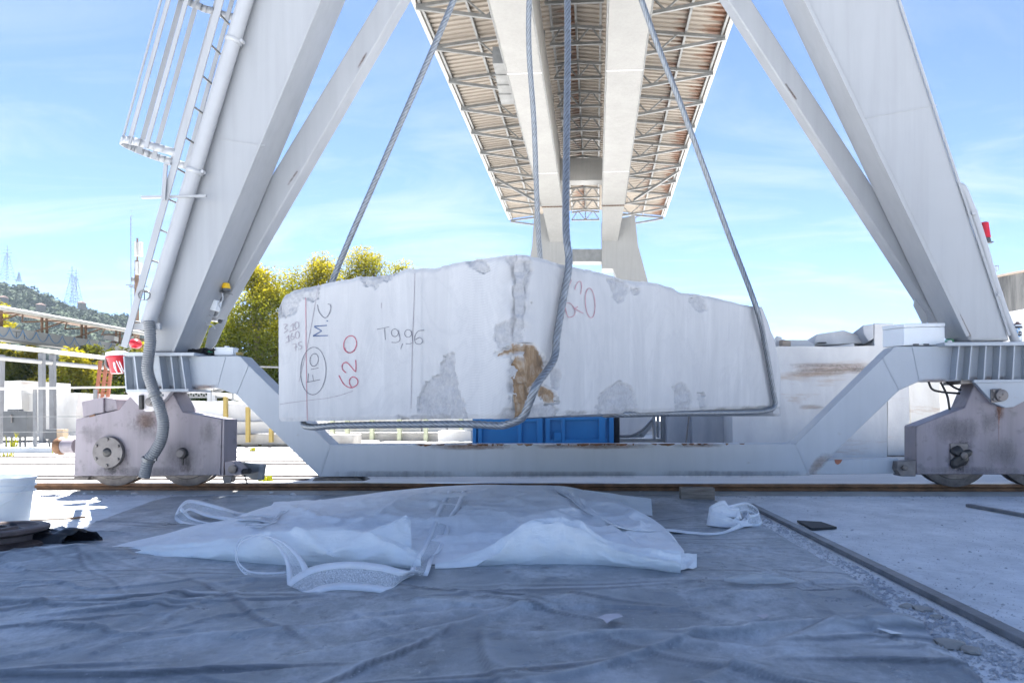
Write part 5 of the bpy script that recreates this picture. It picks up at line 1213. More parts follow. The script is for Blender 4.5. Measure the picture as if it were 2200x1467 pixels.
for i in range(1500):
    a = rnd.uniform(-6, 6); b = RB - .13 - abs(rnd.gauss(0, .10)); chip(mb, W(a, b, .001), rnd.uniform(.003, .011), rnd)
for i in range(1600):
    t = rnd.random(); y = 1100 + 360*t; xe = 1620 + (y-1092)*1.83
    x = xe - abs(rnd.gauss(0, 1))*(20+75*t) - 8
    chip(mb, G(x, y, .002), rnd.uniform(.003, .010)*(1 if rnd.random() < .92 else 2.2), rnd)
for i in range(900):
    x = rnd.uniform(1650, 2300); y = rnd.uniform(1075, 1460); chip(mb, G(x, y, .001), rnd.uniform(.001, .0045), rnd)
for i in range(2600):
    x = rnd.uniform(1560, 2300); y = 1072+400*rnd.random()**1.6; chip(mb, G(x, y, .001), rnd.uniform(.0012, .005)*(1 if rnd.random() < .96 else 2.5), rnd)
tag(mb.build('rubble', M['marble2']), 'fine pale stone rubble along the rail and steel strip', 'rubble', kind='stuff')
mb = MB()
for i in range(700):
    p = G(rnd.uniform(100, 1950), rnd.uniform(1110, 1460), .016); chip(mb, p, rnd.uniform(.001, .0035), rnd)
tag(mb.build('stone_dust', M['marble']), 'specks of white stone dust on the groundsheet', 'dust', kind='stuff')

# things resting on the crane
bx0 = PC(1976, 744, 5.56)
mb = MB(); A = [PC(1943, 746, 5.56), PC(2030, 744, 5.56), PC(2030, 708, 5.56), PC(1943, 708, 5.56)]; bz = A[0].z
cb = empty('white_box', A[0], 'white plastic junction box on top of the right sill beam', 'box')
A = [PC(1942, 742, 5.56), PC(2030, 741, 5.56), PC(2030, 702, 5.56), PC(1942, 704, 5.56)]; B_ = [PC(1910, 739, 5.68), PC(1998, 738, 5.68), PC(1998, 706, 5.68), PC(1910, 708, 5.68)]
bk2 = [p + GB*.16 - RA*.10 for p in A]; mb.prism(A, bk2); mb.build('case', M['whitep'], cb, .004)
mb = MB(); A2 = [A[3]+V((-.004, -.004, .002)), A[2]+V((.004, -.004, .002)), bk2[2]+V((.004, .004, .002)), bk2[3]+V((-.004, .004, .002))]; mb.prism(A2, [p+V((0, 0, .03)) for p in A2]); mb.build('lid', M['whitep'], cb, .005)
for x in (1968, 1990, 2020):
    mb = MB(); mb.box(PC(x, 740, 5.552), (.04, .012, .012)); mb.build('latch', M['greybox'], cb)
mb = MB(); A = [PC(460, 763, 5.60), PC(501, 763, 5.60), PC(501, 749, 5.60), PC(460, 749, 5.60)]; wb2 = empty('white_case', A[0], 'small white case with knob lid on the left sill beam', 'box')
mb.prism(A, [p+GB*.08 for p in A]); mb.build('case', M['whitep'], wb2, .004)
mb = MB(); mb.cpoly([(459, 749), (502, 749), (500, 746), (461, 746)], 5.595, 5.685); mb.cpoly([(482, 746), (489, 746), (489, 743), (482, 743)], 5.62, 5.65); mb.build('lid', M['whitep'], wb2, .002)
mb = MB(); mb.lathe(PC(515, 763, 5.62), V((0, 0, 1)), [(.028, 0), (.028, .014), (.030, .016), (.030, .022), (.02, .024)], 20); tag(mb.build('yellow_tub', M['yellow'], None, smooth=40), 'small yellow plastic tub on the left sill beam', 'tub')
mb = MB(); r2 = random.Random(4)
for i in range(16):
    c = PC(r2.uniform(405, 458), r2.uniform(756, 762), 5.58+r2.uniform(0, .1)); pts = [c + V((r2.uniform(-.05, .05), r2.uniform(-.04, .04), r2.uniform(-.01, .035))) for _ in range(5)]; mb.tube(smooth_path(pts, 4), .007, 6)
tag(mb.build('rope_tangle', M['rubber'], None, smooth=60), 'tangle of dark cord on the left sill beam', 'cord')
mb = MB(); rough_lump(mb, PC(452, 758, 5.6), .02, .02, .022, 3, 2, .4); tag(mb.build('green_rag', M['green'], None, smooth=60), 'scrap of green plastic beside the cord tangle', 'scrap')
mb = MB(); mb.tube([PC(2036, 733, 5.75), PC(2044, 734, 5.60)], .022, 16); gb = mb.build('green_bottle', M['green'], None, smooth=40); tag(gb, 'green bottle lying behind the white box', 'bottle')
mb = MB(); mb.tube([PC(2039, 734, 5.595), PC(2042, 734.3, 5.57)], .013, 14); put(mb.build('bottle_cap', M['whitep'], None, smooth=40), gb)
# spray can with its printed label
cz = PC(2186, 733, 5.50); cn = empty('spray_can', cz, 'white and blue spray paint can standing on the right beam', 'spray can')
k = 5.5/F
mb = MB(); mb.lathe(cz, V((0, 0, 1)), [(.030, 0), (.033, .004), (.033, .118), (.028, .126)], 28); mb.build('can', M['whitep'], cn, smooth=40)
mb = MB(); mb.lathe(cz+V((0, 0, .1265)), V((0, 0, 1)), [(.028, 0), (.027, .008), (.014, .014), (.010, .024)], 20); mb.build('can_cap', plain('brown_cap', (.2, .13, .11), .5), cn, smooth=40)
mb = MB(); mb.lathe(cz+V((0, 0, .098)), V((0, 0, 1)), [(.0334, 0), (.0334, .016)], 28, cap=False); mb.build('dark_band', M['darksteel'], cn, smooth=60)
def on_can(u, v, r=.0336): a = u/.033; return cz + RA*(math.sin(a)*r) - GB*(math.cos(a)*r) + V((0, 0, v))
mb = MB(); rows = [[on_can(.017*math.cos(t)*s, .055+.019*math.sin(t)*s, .0340) for s in (0, .5, 1)] for t in [i*math.pi/12 for i in range(25)]]; mb.grid(rows); mb.build('dark_disc', M['darksteel'], cn)
mb = MB()
for (u0, v0, u1, v1) in ((-.026, .088, -.006, .03), (-.03, .05, -.018, .012), (-.012, .098, -.004, .085)):
    mb.grid([[on_can(u0+(u1-u0)*t-.004, v0+(v1-v0)*t, .0337) for t in (0, .25, .5, .75, 1)], [on_can(u0+(u1-u0)*t+.006, v0+(v1-v0)*t, .0337) for t in (0, .25, .5, .75, 1)]])
mb.build('blue_print', plain('print_blue', (.12, .42, .75), .5), cn)['kind'] = 'stuff'
fc = bpy.data.curves.new('lettering', 'FONT'); fc.body = 'RAL'; fc.size = .019; fc.align_x = 'CENTER'; fo = bpy.data.objects.new('lettering_tmp', fc); COL.objects.link(fo)
bpy.context.view_layer.update(); me = bpy.data.meshes.new_from_object(fo.evaluated_get(bpy.context.evaluated_depsgraph_get())); bpy.data.objects.remove(fo)
for v in me.vertices: v.co = on_can(v.co.x, .049+v.co.y, .0344)
me.materials.clear(); me.materials.append(M['whitep']); lo = bpy.data.objects.new('lettering', me); COL.objects.link(lo); put(lo, cn); lo['kind'] = 'stuff'
# red bucket hung at the left end
rc = PC(252, 802, 5.50); rbk = empty('red_bucket', rc, 'red plastic bucket with white cord hung on the left beam end', 'bucket')
mb = MB(); mb.lathe(rc, V((-.08, 0, 1)), [(.01, 0), (.045, 0), (.068, .13), (.074, .132), (.074, .142), (.066, .142), (.043, .006), (.01, .006)], 28); mb.build('shell', M['redp'], rbk, smooth=40)
mb = MB(); mb.lathe(PC(252, 765, 5.50), V((-.1, 0, 1)), [(.070, 0), (.080, .01), (.082, .03), (.07, .034)], 28); mb.build('rim_band', M['whitep'], rbk, smooth=40)
mb = MB()
for pts in (((246, 778), (250, 795), (252, 800), (246, 790), (244, 778)), ((256, 776), (262, 790), (266, 798)), ((250, 775), (262, 800), (258, 790))):
    mb.tube(smooth_path(path_px(pts, 5.40), 5), .004, 6)
mb.build('cord', M['whitep'], rbk, smooth=60)
mb = MB(); mb.tube(smooth_path(path_px([(262, 759), (240, 759), (229, 768), (229, 785), (238, 792), (246, 786)], 5.47), 6), .012, 10); mb.build('hook_pipe', M['cap'], rbk, smooth=60)
mb = MB(); mb.lathe(PC(288, 748, 5.52), V((.3, 0, 1)), [(.01, 0), (.03, .004), (.048, .03), (.05, .05), (.03, .072), (.01, .078)], 20); tag(mb.build('red_piece', M['redp'], None, smooth=50), 'red plastic bowl wedged between ladder and left leg', 'piece')  # unidentified bit of red plastic, shaped as a small dome

# ---------------------------------------------------------------- trees
def make_leaves(name, clusters, n, size, mat, parent, seed, droop=.3, tint=(.2, .9), zr=(0, 8)):
    r = random.Random(seed); vs = []; fs = []; tv = []
    tot = sum(c[1]**2 for c in clusters)
    for c, rad, sq in clusters:
        k = max(20, int(n*rad**2/tot)); ct = r.uniform(-.2, .2)
        for _ in range(k):
            d = V((r.gauss(0, 1), r.gauss(0, 1), r.gauss(0, 1))).normalized() * rad * (r.random()**.42)
            p = c + V((d.x, d.y, d.z*sq)); s = size*r.uniform(.6, 1.4)
            u = V((r.gauss(0, 1), r.gauss(0, 1), r.gauss(0, .6)-droop)).normalized(); w_ = u.cross(V((r.gauss(0, 1), r.gauss(0, 1), r.gauss(0, 1)))).normalized()
            b = len(vs); vs += [tuple(p-u*s*.5), tuple(p+w_*s*.22), tuple(p+u*s*.5), tuple(p-w_*s*.22)]; fs.append((b, b+1, b+2, b+3))
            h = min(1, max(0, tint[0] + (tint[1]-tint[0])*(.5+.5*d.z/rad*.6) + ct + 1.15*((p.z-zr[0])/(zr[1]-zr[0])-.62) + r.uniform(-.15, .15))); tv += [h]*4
    me = bpy.data.meshes.new(name); me.from_pydata(vs, [], fs); me.materials.append(mat)
    at = me.attributes.new('tint', 'FLOAT', 'POINT'); at.data.foreach_set('value', tv); me.update()
    o = bpy.data.objects.new(name, me); COL.objects.link(o); put(o, parent); return o
def tree(base, hgt, wid, label, seed, n=14000, size=.16, mat='leaf', group=None, low=.15, ncl=34, shape=1.0, tint=(.2, .9)):
    r = random.Random(seed); root = empty('tree', base, label, 'tree', group)
    mb = MB(); top = base + V((r.uniform(-.2, .2), 0, hgt*.8))
    mb.tube(smooth_path([base, base+V((.1, 0, hgt*.25)), base+V((-.1, .1, hgt*.5)), top], 5), .1, 9, rad=lambda i, d: max(.03, hgt*.022*(1-d/hgt)))
    cls = []
    for i in range(ncl):
        t = low + (1-low)*(i+.5)/ncl; a = r.uniform(0, 6.28)
        env = (math.sin(math.pi*min(1, (t*.92+.08)**.75)))**.6
        rr = wid/2*env*r.uniform(.35, .92); c = base + V((math.cos(a)*rr, math.sin(a)*rr, hgt*t*.92)); cr_ = wid*.17*r.uniform(.7, 1.3)*(.75+.4*env)
        cls.append((c, cr_, r.uniform(.75, 1.15)*shape))
        if i % 2 == 0: s0 = base + V((0, 0, hgt*t*.6)); mb.tube(smooth_path([s0, s0.lerp(c, .5)+V((0, 0, .1)), c], 3), .04, 6, rad=lambda i, d: max(.012, hgt*.008*(1-d/(wid+.1))))
    mb.build('trunk', M['bark'], root, smooth=60)
    make_leaves('crown', cls, n, size, M[mat], root, seed+1, tint=tint, zr=(base.z, base.z+hgt)); return root
def gp(x, Y): p = P(x, 890, Y); return V((p.x, p.y, 0))
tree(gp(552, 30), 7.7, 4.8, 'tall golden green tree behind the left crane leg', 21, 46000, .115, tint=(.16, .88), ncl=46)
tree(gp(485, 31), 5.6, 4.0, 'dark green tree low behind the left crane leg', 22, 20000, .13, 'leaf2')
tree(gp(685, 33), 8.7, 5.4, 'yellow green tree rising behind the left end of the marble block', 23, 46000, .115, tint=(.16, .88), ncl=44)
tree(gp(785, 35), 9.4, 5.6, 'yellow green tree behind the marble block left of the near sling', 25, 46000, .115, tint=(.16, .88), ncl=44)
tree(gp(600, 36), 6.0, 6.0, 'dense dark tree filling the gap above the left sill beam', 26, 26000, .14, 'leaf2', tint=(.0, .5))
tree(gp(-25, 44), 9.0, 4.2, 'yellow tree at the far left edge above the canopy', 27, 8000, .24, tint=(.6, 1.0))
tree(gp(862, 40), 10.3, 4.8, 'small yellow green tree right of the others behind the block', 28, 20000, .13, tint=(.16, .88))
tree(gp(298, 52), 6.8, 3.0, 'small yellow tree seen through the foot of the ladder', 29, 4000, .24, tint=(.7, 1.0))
shl = ['leftmost bushy shrub behind the white pipes', 'second bushy shrub from the left behind the white pipes', 'third bushy shrub behind the white pipes', 'fourth bushy shrub behind the grey posts', 'fifth bushy shrub behind the slanting blue legs', 'sixth bushy shrub behind the orange ladder', 'last bushy shrub of the row beside the crane bogie']
for i, x in enumerate((10, 60, 105, 150, 195, 235, 275)):
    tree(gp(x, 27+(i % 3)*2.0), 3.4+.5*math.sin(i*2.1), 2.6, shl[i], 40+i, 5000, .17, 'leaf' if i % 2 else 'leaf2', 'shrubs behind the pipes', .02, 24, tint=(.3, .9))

# ---------------------------------------------------------------- wooded hill, pylons, mast
def hill():
    RID = [(-600, 560), (-300, 575), (0, 606), (45, 606), (85, 618), (130, 642), (160, 656), (200, 664), (240, 674), (300, 682), (420, 720), (600, 790), (800, 850), (1000, 888)]
    D = 300.0; rows = []
    def zr(x): return max(1, P(x, interp(x, RID), D).z)
    xs = [-600 + i*12 for i in range(136)]
    for k in range(24):
        t = k/23; Y = D*(.55 + .45*t); row = []
        for x in xs:
            q = P(x, 890, D); X = q.x*(.86+.14*t); z = zr(x)*(t**.85) - 2 + 1.5*fn(x*.02, t*4, 3)*t
            row.append(V((X, Y, z if t > 0 else -3)))
        rows.append(row)
    back = [V((p.x, D*1.25, -3)) for p in rows[-1]]; rows.append(back)
    mb = MB(); mb.grid(rows); tag(mb.build('hill', M['hill'], None, smooth=180), kind='structure')
    mb = MB(); r = random.Random(5)
    base = bpy.data.meshes.new('t'); import bmesh
    bm = bmesh.new(); bmesh.ops.create_icosphere(bm, subdivisions=1, radius=1); cv = [v.co.copy() for v in bm.verts]; cf = [tuple(v.index for v in f.verts) for f in bm.faces]; bm.free()
    for i in range(2600):
        k = r.random()**.8; j = r.uniform(30, 128)
        rr = rows[min(23, int(k*23))]; a = rr[int(j)].lerp(rr[int(j)+1], j % 1); b = rows[min(23, int(k*23)+1)][int(j)]
        p = a.lerp(b, k*23 % 1) if int(k*23) < 22 else a
        s = r.uniform(1.3, 3.0); sd = r.uniform(0, 50)
        vs = [p + V((v.x*s, v.y*s, v.z*s+s*.3))*.0 + V((v.x, v.y, v.z+.3))*s*.85 for v in cv]; mb.add(vs, cf)
        for q in range(60):
            v = V((r.gauss(0, 1), r.gauss(0, 1), abs(r.gauss(0, .9)))).normalized()*s*r.uniform(.7, 1.12); c = p + v + V((0, 0, s*.3))
            e1 = V((r.gauss(0, 1), r.gauss(0, 1), r.gauss(0, 1))).normalized()*s*.2; e2 = e1.cross(v).normalized()*s*.2
            mb.add([c-e1, c+e2, c+e1, c-e2], [(0, 1, 2, 3)])
    tag(mb.build('hillside_wood', M['hill'], None, smooth=180), 'dense green wood covering the far hill', 'wood', kind='stuff')
hill()
bluegrey = plain('far_lattice_steel', (.30, .33, .38), .6)
def pylon(x, yt, yb, Y, label, wpx=22):
    b = P(x, yb, Y); t = P(x, yt, Y); h = t.z-b.z; w0 = wpx*Y/F/2; root = empty('pylon', b, label, 'pylon', 'pylons on the hill')
    mb = MB(); lv = 9; pr = None
    for k in range(lv+1):
        z = h*.78*k/lv; w_ = w0*(1-.86*k/lv); ring = [b+V((sx*w_, sy*w_, z)) for sx, sy in ((-1, -1), (1, -1), (1, 1), (-1, 1))]
        if pr:
            for i in range(4):
                mb.bar(pr[i], ring[i], .15); mb.bar(pr[i], ring[(i+1) % 4], .09); mb.bar(ring[i], ring[(i+1) % 4], .09)
        pr = ring
    mb.bar(b+V((0, 0, h*.78)), t, .22); mb.build('lattice', bluegrey, root)
    for f, wd in ((.70, .9), (.80, 1.0), (.88, .7)):
        mb = MB(); mb.bar(b+V((-w0*wd, 0, h*f)), b+V((w0*wd, 0, h*f)), .15); mb.build('crossarm', bluegrey, root)
pylon(16, 528, 606, 310, 'tall lattice pylon at the left end of the ridge')
pylon(41, 583, 606, 325, 'small distant lattice pylon between the tall ones', 8)
pylon(155, 572, 655, 302, 'front one of the paired lattice pylons on the ridge')
pylon(164, 578, 655, 325, 'rear one of the paired lattice pylons on the ridge', 18)
def mast():
    Y = 70.0; b = P(292, 700, Y); root = empty('telecom_mast', V((b.x, Y, 0)), 'rusty telecom mast with pale antenna panels behind the ladder', 'mast')
    t = P(295, 512, Y); mb = MB(); mb.tube([V((b.x, Y, 0)), P(294, 560, Y)], .28, 12, rad=lambda i, d: .34 if i == 0 else .2); mb.tube([P(295, 560, Y), t], .09, 8); mb.build('pole', M['rustbrown'], root, smooth=50)
    for (x0, y0, x1, y1) in ((288, 519, 293, 550), (297, 519, 303, 550), (290, 562, 296, 590), (298, 565, 302, 588)):
        mb = MB(); mb.pbox(x0, y0, x1, y1, Y-.3, .35); mb.build('antenna_panel', M['whitepipe'], root, .03)
    for (x, y) in ((284, 600), (291, 580), (303, 594)):
        mb = MB(); mb.lathe(P(x, y, Y-.3), GB, [(.02, 0), (.2, .03), (.22, .14)], 14); mb.build('dish', M['galv'], root, smooth=40)
    mb = MB(); mb.bar(P(271, 612, Y), P(317, 616, Y), .12); mb.bar(P(278, 616, Y), P(300, 620, Y), .12); mb.build('crossarm', M['galv'], root)
    mb = MB()
    for k in range(40): mb.bar(V((b.x-.3, Y-.3, 4+k*.45)), V((b.x-.1, Y-.3, 4+k*.45)), .04)
    mb.bar(V((b.x-.3, Y-.3, 3)), V((b.x-.3, Y-.3, 21)), .05); mb.build('climbing_ladder', M['galv'], root)
mast()
for (x, y, wd, lb) in ((88, 668, 6, 'pale house half hidden in the trees on the hill'), (176, 664, 5, 'reddish house on the ridge beside the pylons'), (8, 652, 5, 'pale house at the far left of the hill')):
    Y = 270; p = P(x, y, Y); k = Y/F; root = empty('house', p, lb, 'house'); mb = MB(); mb.box(p+V((0, 0, 1)), (wd*k*1.6, 3, 2.5)); mb.build('wall', plain('far_house_wall', (.12, .10, .085), .8), root)
    mb = MB(); c = p+V((0, 0, 2.28)); w_ = wd*k*.9; mb.prism([c+V((-w_, -1.8, 0)), c+V((w_, -1.8, 0)), c+V((w_, 1.8, 0)), c+V((-w_, 1.8, 0))], [c+V((-w_*.6, 0, .8)), c+V((w_*.6, 0, .8)), c+V((w_*.6, .1, .8)), c+V((-w_*.6, .1, .8))]); mb.build('roof', plain('far_house_roof', (.12, .06, .04), .8), root)

# ---------------------------------------------------------------- second gantry crane in the left background
def crane2():
    A = P(0, 659, 25.0); aG = A.dot(RA); root = empty('gantry_crane', V((A.x, A.y, 0)), 'smaller covered gantry crane with festoon cables at far left', 'crane')
    b0, b1 = 15.0, PA(300, 724, aG).dot(GB)+2
    zg = A.z; r = zg
    mb = MB(); mb.tube([W(aG, b0, zg-.04), W(aG, b1, zg-.04)], .085, 14); gt = mb.build('gutter', M['whitepipe'], root, smooth=50)
    for k in range(14):
        b = b0+1+k*1.5; mb = MB(); mb.lathe(W(aG, b, zg-.04), GB, [(.09, 0), (.09, .05)], 14); mb.build('gutter_joint', M['whitepipe'], gt, smooth=40)
    mb = MB(); mb.prism([W(aG, b0, zg-.02), W(aG, b1, zg-.02), W(aG-4.4, b1, zg+.55), W(aG-4.4, b0, zg+.55)], [W(aG, b0, zg+.02), W(aG, b1, zg+.02), W(aG-4.4, b1, zg+.6), W(aG-4.4, b0, zg+.6)]); cp = mb.build('canopy', M['rustbrown'], root)
    ag = aG-1.1; z0 = PA(0, 727, ag).z; z1 = PA(0, 701, ag).z; be = PA(232, 745, ag).dot(GB)
    mb = MB(); mb.abox(ag-.45, ag, b0, be+1.6, z0, z1); gd = mb.build('girder', M['paint'], root, .01)
    mb = MB(); mb.abox(ag-.5, ag+.05, b0, be+1.6, z0-.05, z0-.002); mb.build('flange', M['galv'], gd)
    mb = MB()
    for (u0, v0, u1, v1) in ((0, .14, .16, .14), (.08, .14, .08, 0), (.24, .14, .24, -.02)):
        q = PA(26, 722, ag).dot(GB); mb.bar(W(ag+.003, q+u0*2.4, z0+.12+v0*1.6), W(ag+.003, q+u1*2.4, z0+.12+v1*1.6), .02, .02)
    mb.build('painted_letters', M['greybox'], gd)['kind'] = 'stuff'
    xs = [-8, 21, 49, 78, 105, 134, 160, 190, 214, 240]
    for x0, x1 in zip(xs, xs[1:]):
        bb0, bb1 = PA(x0, 702+.13*x0, ag+.08).dot(GB), PA(x1, 702+.13*x1, ag+.08).dot(GB)
        pts = [W(ag+.08, bb0+(bb1-bb0)*t, z1-.03-.36*(1-(2*t-1)**2)) for t in [i/10 for i in range(11)]]
        mb = MB(); mb.tube(pts, .016, 7); mb.build('festoon_cable', M['bluecable'], gd, smooth=60)
    for k in range(10):
        b = b0+1.2+k*2.2; mb = MB()
        mb.bar(W(aG-.1, b, zg-.05), W(ag-.5, b, z1+.02), .05); mb.bar(W(aG-.1, b, zg-.05), W(ag, b+1.1, z1+.3), .05); mb.bar(W(ag, b+1.1, z1+.3), W(aG-.1, b+2.2, zg-.05), .05); mb.bar(W(ag-.1, b, z1), W(ag-.1, b, zg+.1), .07); mb.bar(W(ag-.1, b+.25, z1), W(ag-.1, b+.25, zg+.1), .07); mb.build('truss', M['rustbrown'], cp)
    for (xt, xb, bb) in ((221, 238, be), (246, 250, be+.4), (158, 145, be-1.0), (176, 160, be-1.0)):
        p = PC(xt, 742 if xt > 200 else 762, bb); q = PC(xb, 900, bb); q = V((q.x, q.y, 0)) if True else q
        mb = MB(); mb.bar(q, p, .26, .3, GB); mb.build('leg', M['paint'], root, .01)
    p = PC(228, 724, be); q = PC(250, 728, be); mb = MB(); mb.bar(p, q, .3, .22); mb.build('head_beam', M['paint'], root, .01)
crane2()

# ---------------------------------------------------------------- pipes, posts, railing, cabinets on the left
aP = P(90, 755, 17.0).dot(RA)
rack = empty('pipe_rack', W(aP, 17, 0), 'pair of white overhead pipes on grey posts at left', 'pipe rack')
for y in (743, 769):
    z = PA(0, y, aP).z; mb = MB(); mb.tube([W(aP, 12, z), W(aP, 22, z)], .055, 14); mb.build('pipe', M['whitepipe'], rack, smooth=60)
for xt, xb, yb in ((90, 79, 946), (113, 106, 934)):
    p = PA(xt, 755, aP+.0); mb = MB(); bq = p.dot(GB); mb.abox(aP-.06, aP+.06, bq-.05, bq+.05, 0, PA(xt, 742+.13*xt, aP).z-.06); mb.build('post', M['postgrey'], rack, .006)
mb = MB(); q = P(-2, 800, 16); mb.bar(V((q.x, q.y, 0)), P(3, 762, 16), .1); mb.build('post', M['postgrey'], rack)
YR = G(60, 974).y; rl = empty('railing', G(60, 974), 'grey metal railing with flat white top rail at left', 'railing')
mb = MB(); mb.prism([P(-260, 842, YR+.6), P(268, 832, YR-.5), P(268, 829.5, YR-.5), P(-260, 834, YR+.6)], [P(-260, 842, YR+.6)+GB*.12, P(268, 832, YR-.5)+GB*.12, P(268, 829.5, YR-.5)+GB*.12, P(-260, 834, YR+.6)+GB*.12]); mb.build('top_rail', M['whitepipe'], rl, .003)
for y in (895.5, 928.5):
    mb = MB(); mb.bar(P(-260, y, YR+.3), P(182, y-1, YR-.3), .012); mb.build('mid_rail', M['galv'], rl)
for x in (75, -70, 205):
    mb = MB(); p = P(x, 836, YR+.05); mb.bar(V((p.x, p.y, .1)), p, .05, .04); mb.build('post', M['postgrey'], rl)
mb = MB(); mb.prism([P(-260, 975, YR-.1), P(122, 973, YR-.1), P(122, 961, YR-.1), P(-260, 961, YR-.1)], [p+GB*.1 for p in (P(-260, 975, YR-.1), P(122, 973, YR-.1), P(122, 961, YR-.1), P(-260, 961, YR-.1))]); mb.build('base_channel', M['sill'], rl, .006)
YC = G(30, 963).y; cab = empty('electric_cabinet', G(30, 963), 'dark grey electric cabinet on short legs at left', 'cabinet')
mb = MB(); mb.pbox(6, 883, 57, 938, YC, .2); mb.build('case', M['greybox'], cab, .006)
for x in (12, 24, 42, 53):
    mb = MB(); mb.pbox(x-1.5, 938.2, x+1.5, 963, YC+.03, .03); mb.build('leg', M['greybox'], cab)
mb = MB(); mb.lathe(P(25, 892, YC-.001), GB, [(.004, -.03), (.02, -.02), (.02, 0)], 12); mb.bar(P(25, 895, YC-.02), P(25, 908, YC-.02), .02); mb.build('handle', M['cap'], cab)
mb = MB(); mb.pbox(16, 879, 40, 882.8, YC+.02, .12); mb.build('top_hood', M['greybox'], cab)
YB = G(116, 962).y; jb2 = empty('switch_box', G(116, 962), 'small dark switch box with brown side near the railing', 'box')
mb = MB(); mb.pbox(97, 922, 121, 944, YB, .16); mb.build('case', M['greybox'], jb2, .004)
mb = MB(); mb.pbox(121.2, 922, 135, 944, YB+.01, .15); mb.build('side_cover', plain('cardboard_brown', (.42, .32, .22), .8), jb2, .003)
mb = MB(); mb.bar(P(106, 944, YB+.06), V((P(106, 944, YB+.06).x, YB+.06, 0)), .03); mb.bar(P(124, 944, YB+.06), V((P(124, 944, YB+.06).x, YB+.06, 0)), .03); mb.build('stand', M['greybox'], jb2)
lad = empty('orange_ladder', gp(215, 17.5), 'faded orange metal ladder leaning by the pipe rack', 'ladder')
for xt, xb in ((216, 207), (229, 219), (241, 231)):
    mb = MB(); mb.bar(P(xt, 775, 17.5), P(xb-8, 925, 17.3), .07, .05); mb.build('rail', M['orange'], lad)
for k in range(5):
    mb = MB(); mb.bar(P(213-2*k, 800+22*k, 17.45), P(240-2*k, 800+22*k, 17.45), .03); mb.build('rung', M['orange'], lad)
# weeds
def weed(x, y, hpx, label, seed, grass=False):
    b = G(x, y); r = random.Random(seed); k = b.y/F; mb = MB(); root = empty('weed', b, label, 'weed', 'weeds in the yard'); 
    n = 26 if grass else 14
    for i in range(n):
        a = r.uniform(0, 6.28); h = hpx*k*r.uniform(.4, 1.0); l = r.uniform(.05, .35)*h; p0 = b+V((r.uniform(-1, 1)*hpx*k*(.9 if grass else .15), r.uniform(-.08, .08), 0)); p1 = p0+V((math.cos(a)*l*.5, math.sin(a)*l*.5, h*.7)); p2 = p0+V((math.cos(a)*l, math.sin(a)*l, h))
        s = .008; mb.add([p0-RA*s, p0+RA*s, p1+RA*s, p1-RA*s, p2], [(0, 1, 2, 3), (3, 2, 4)])
    o = mb.build('leaves', M['leaf'], root); o['kind'] = 'stuff'; at = o.data.attributes.new('tint', 'FLOAT', 'POINT'); at.data.foreach_set('value', [r.uniform(.3, .95) for _ in o.data.vertices])
weed(31, 972, 50, 'tall green weed in front of the electric cabinet', 1); weed(122, 975, 30, 'weed beside the switch box', 2); weed(570, 1033, 14, 'small green weed behind the rail sweep', 3, True)
weed(15, 982, 12, 'dry yellow grass tuft at the left edge', 4, True); weed(513, 957, 18, 'weed at the kerb below the white blocks', 5); weed(560, 958, 14, 'dry weed by the yellow posts', 6); weed(430, 958, 14, 'weed behind the near bogie', 7); weed(545, 968, 8, 'low dry grass on the sunlit concrete', 8, True)

# ---------------------------------------------------------------- marble blocks, racks and skip behind the crane
def mblock(x0, y0, x1, y1, Y, dep, label, mat='marble', amp=.04, grp='stacked marble blocks', name='marble_block'):
    A = [P(x0, y1, Y), P(x1, y1, Y), P(x1, y0, Y), P(x0, y0, Y)]; w_ = (A[1]-A[0]).length; h = A[3].z-A[0].z
    nx, nz = max(3, int(w_/.12)), max(3, int(h/.12)); nx, nz = min(nx, 34), min(nz, 22); mb = MB(); sd = x0*.37+y0*.11
    def pt(u, v, d):
        p = A[0].lerp(A[1], u).lerp(A[3].lerp(A[2], u), v) + GB*(dep*d)
        e = min(u*w_, (1-u)*w_, v*h, (1-v)*h)
        k = amp*fn(u*w_*1.5+sd, v*h*1.5, d*3) - (.02 if e < .01 else 0)
        return p + V((amp*.5*fn(v*h*2+sd, d*2, 3)*(1 if 0 < v else 1), (k if d == 0 else -k), amp*.8*fn(u*w_*1.8+sd, d*2, 7)*v))
    fr = [[pt(i/nx, j/nz, 0) for i in range(nx+1)] for j in range(nz+1)]; bk = [[pt(i/nx, j/nz, 1) for i in range(nx+1)] for j in range(nz+1)]
    mb.grid(fr); mb.grid(bk); mb.grid([fr[-1], bk[-1]]); mb.grid([fr[0], bk[0]]); mb.grid([[r[0] for r in fr], [r[0] for r in bk]]); mb.grid([[r[-1] for r in fr], [r[-1] for r in bk]])
    o = mb.build(name, M[mat]); import bmesh
    bm = bmesh.new(); bm.from_mesh(o.data); bmesh.ops.remove_doubles(bm, verts=bm.verts, dist=1e-4); bmesh.ops.recalc_face_normals(bm, faces=bm.faces); bm.to_mesh(o.data); bm.free()
    o.data.shade_smooth(); o.data.set_sharp_from_angle(angle=math.radians(38))
    return tag(o, label, 'marble block', grp)
mblock(-120, 818, 48, 940, 17.6, 1.6, 'tall white marble block at the left edge behind the cabinet', 'marble3')
mblock(50, 846, 92, 936, 17.8, 1.5, 'brown stained marble block behind the grey posts', 'marble3')
mblock(93, 845, 167, 936, 17.6, 1.6, 'white marble block with rounded corner left of the bogie', 'marble3', .07)
mblock(168, 868, 262, 934, 18.0, 1.4, 'low marble block half hidden by the near bogie', 'marble')
mblock(188, 848, 268, 866, 18.4, 1.2, 'thin marble slab lying on the low block', 'marble')
mblock(386, 861, 480, 900, 14.6, 1.5, 'upper white block behind the right end of the near bogie', 'marble')
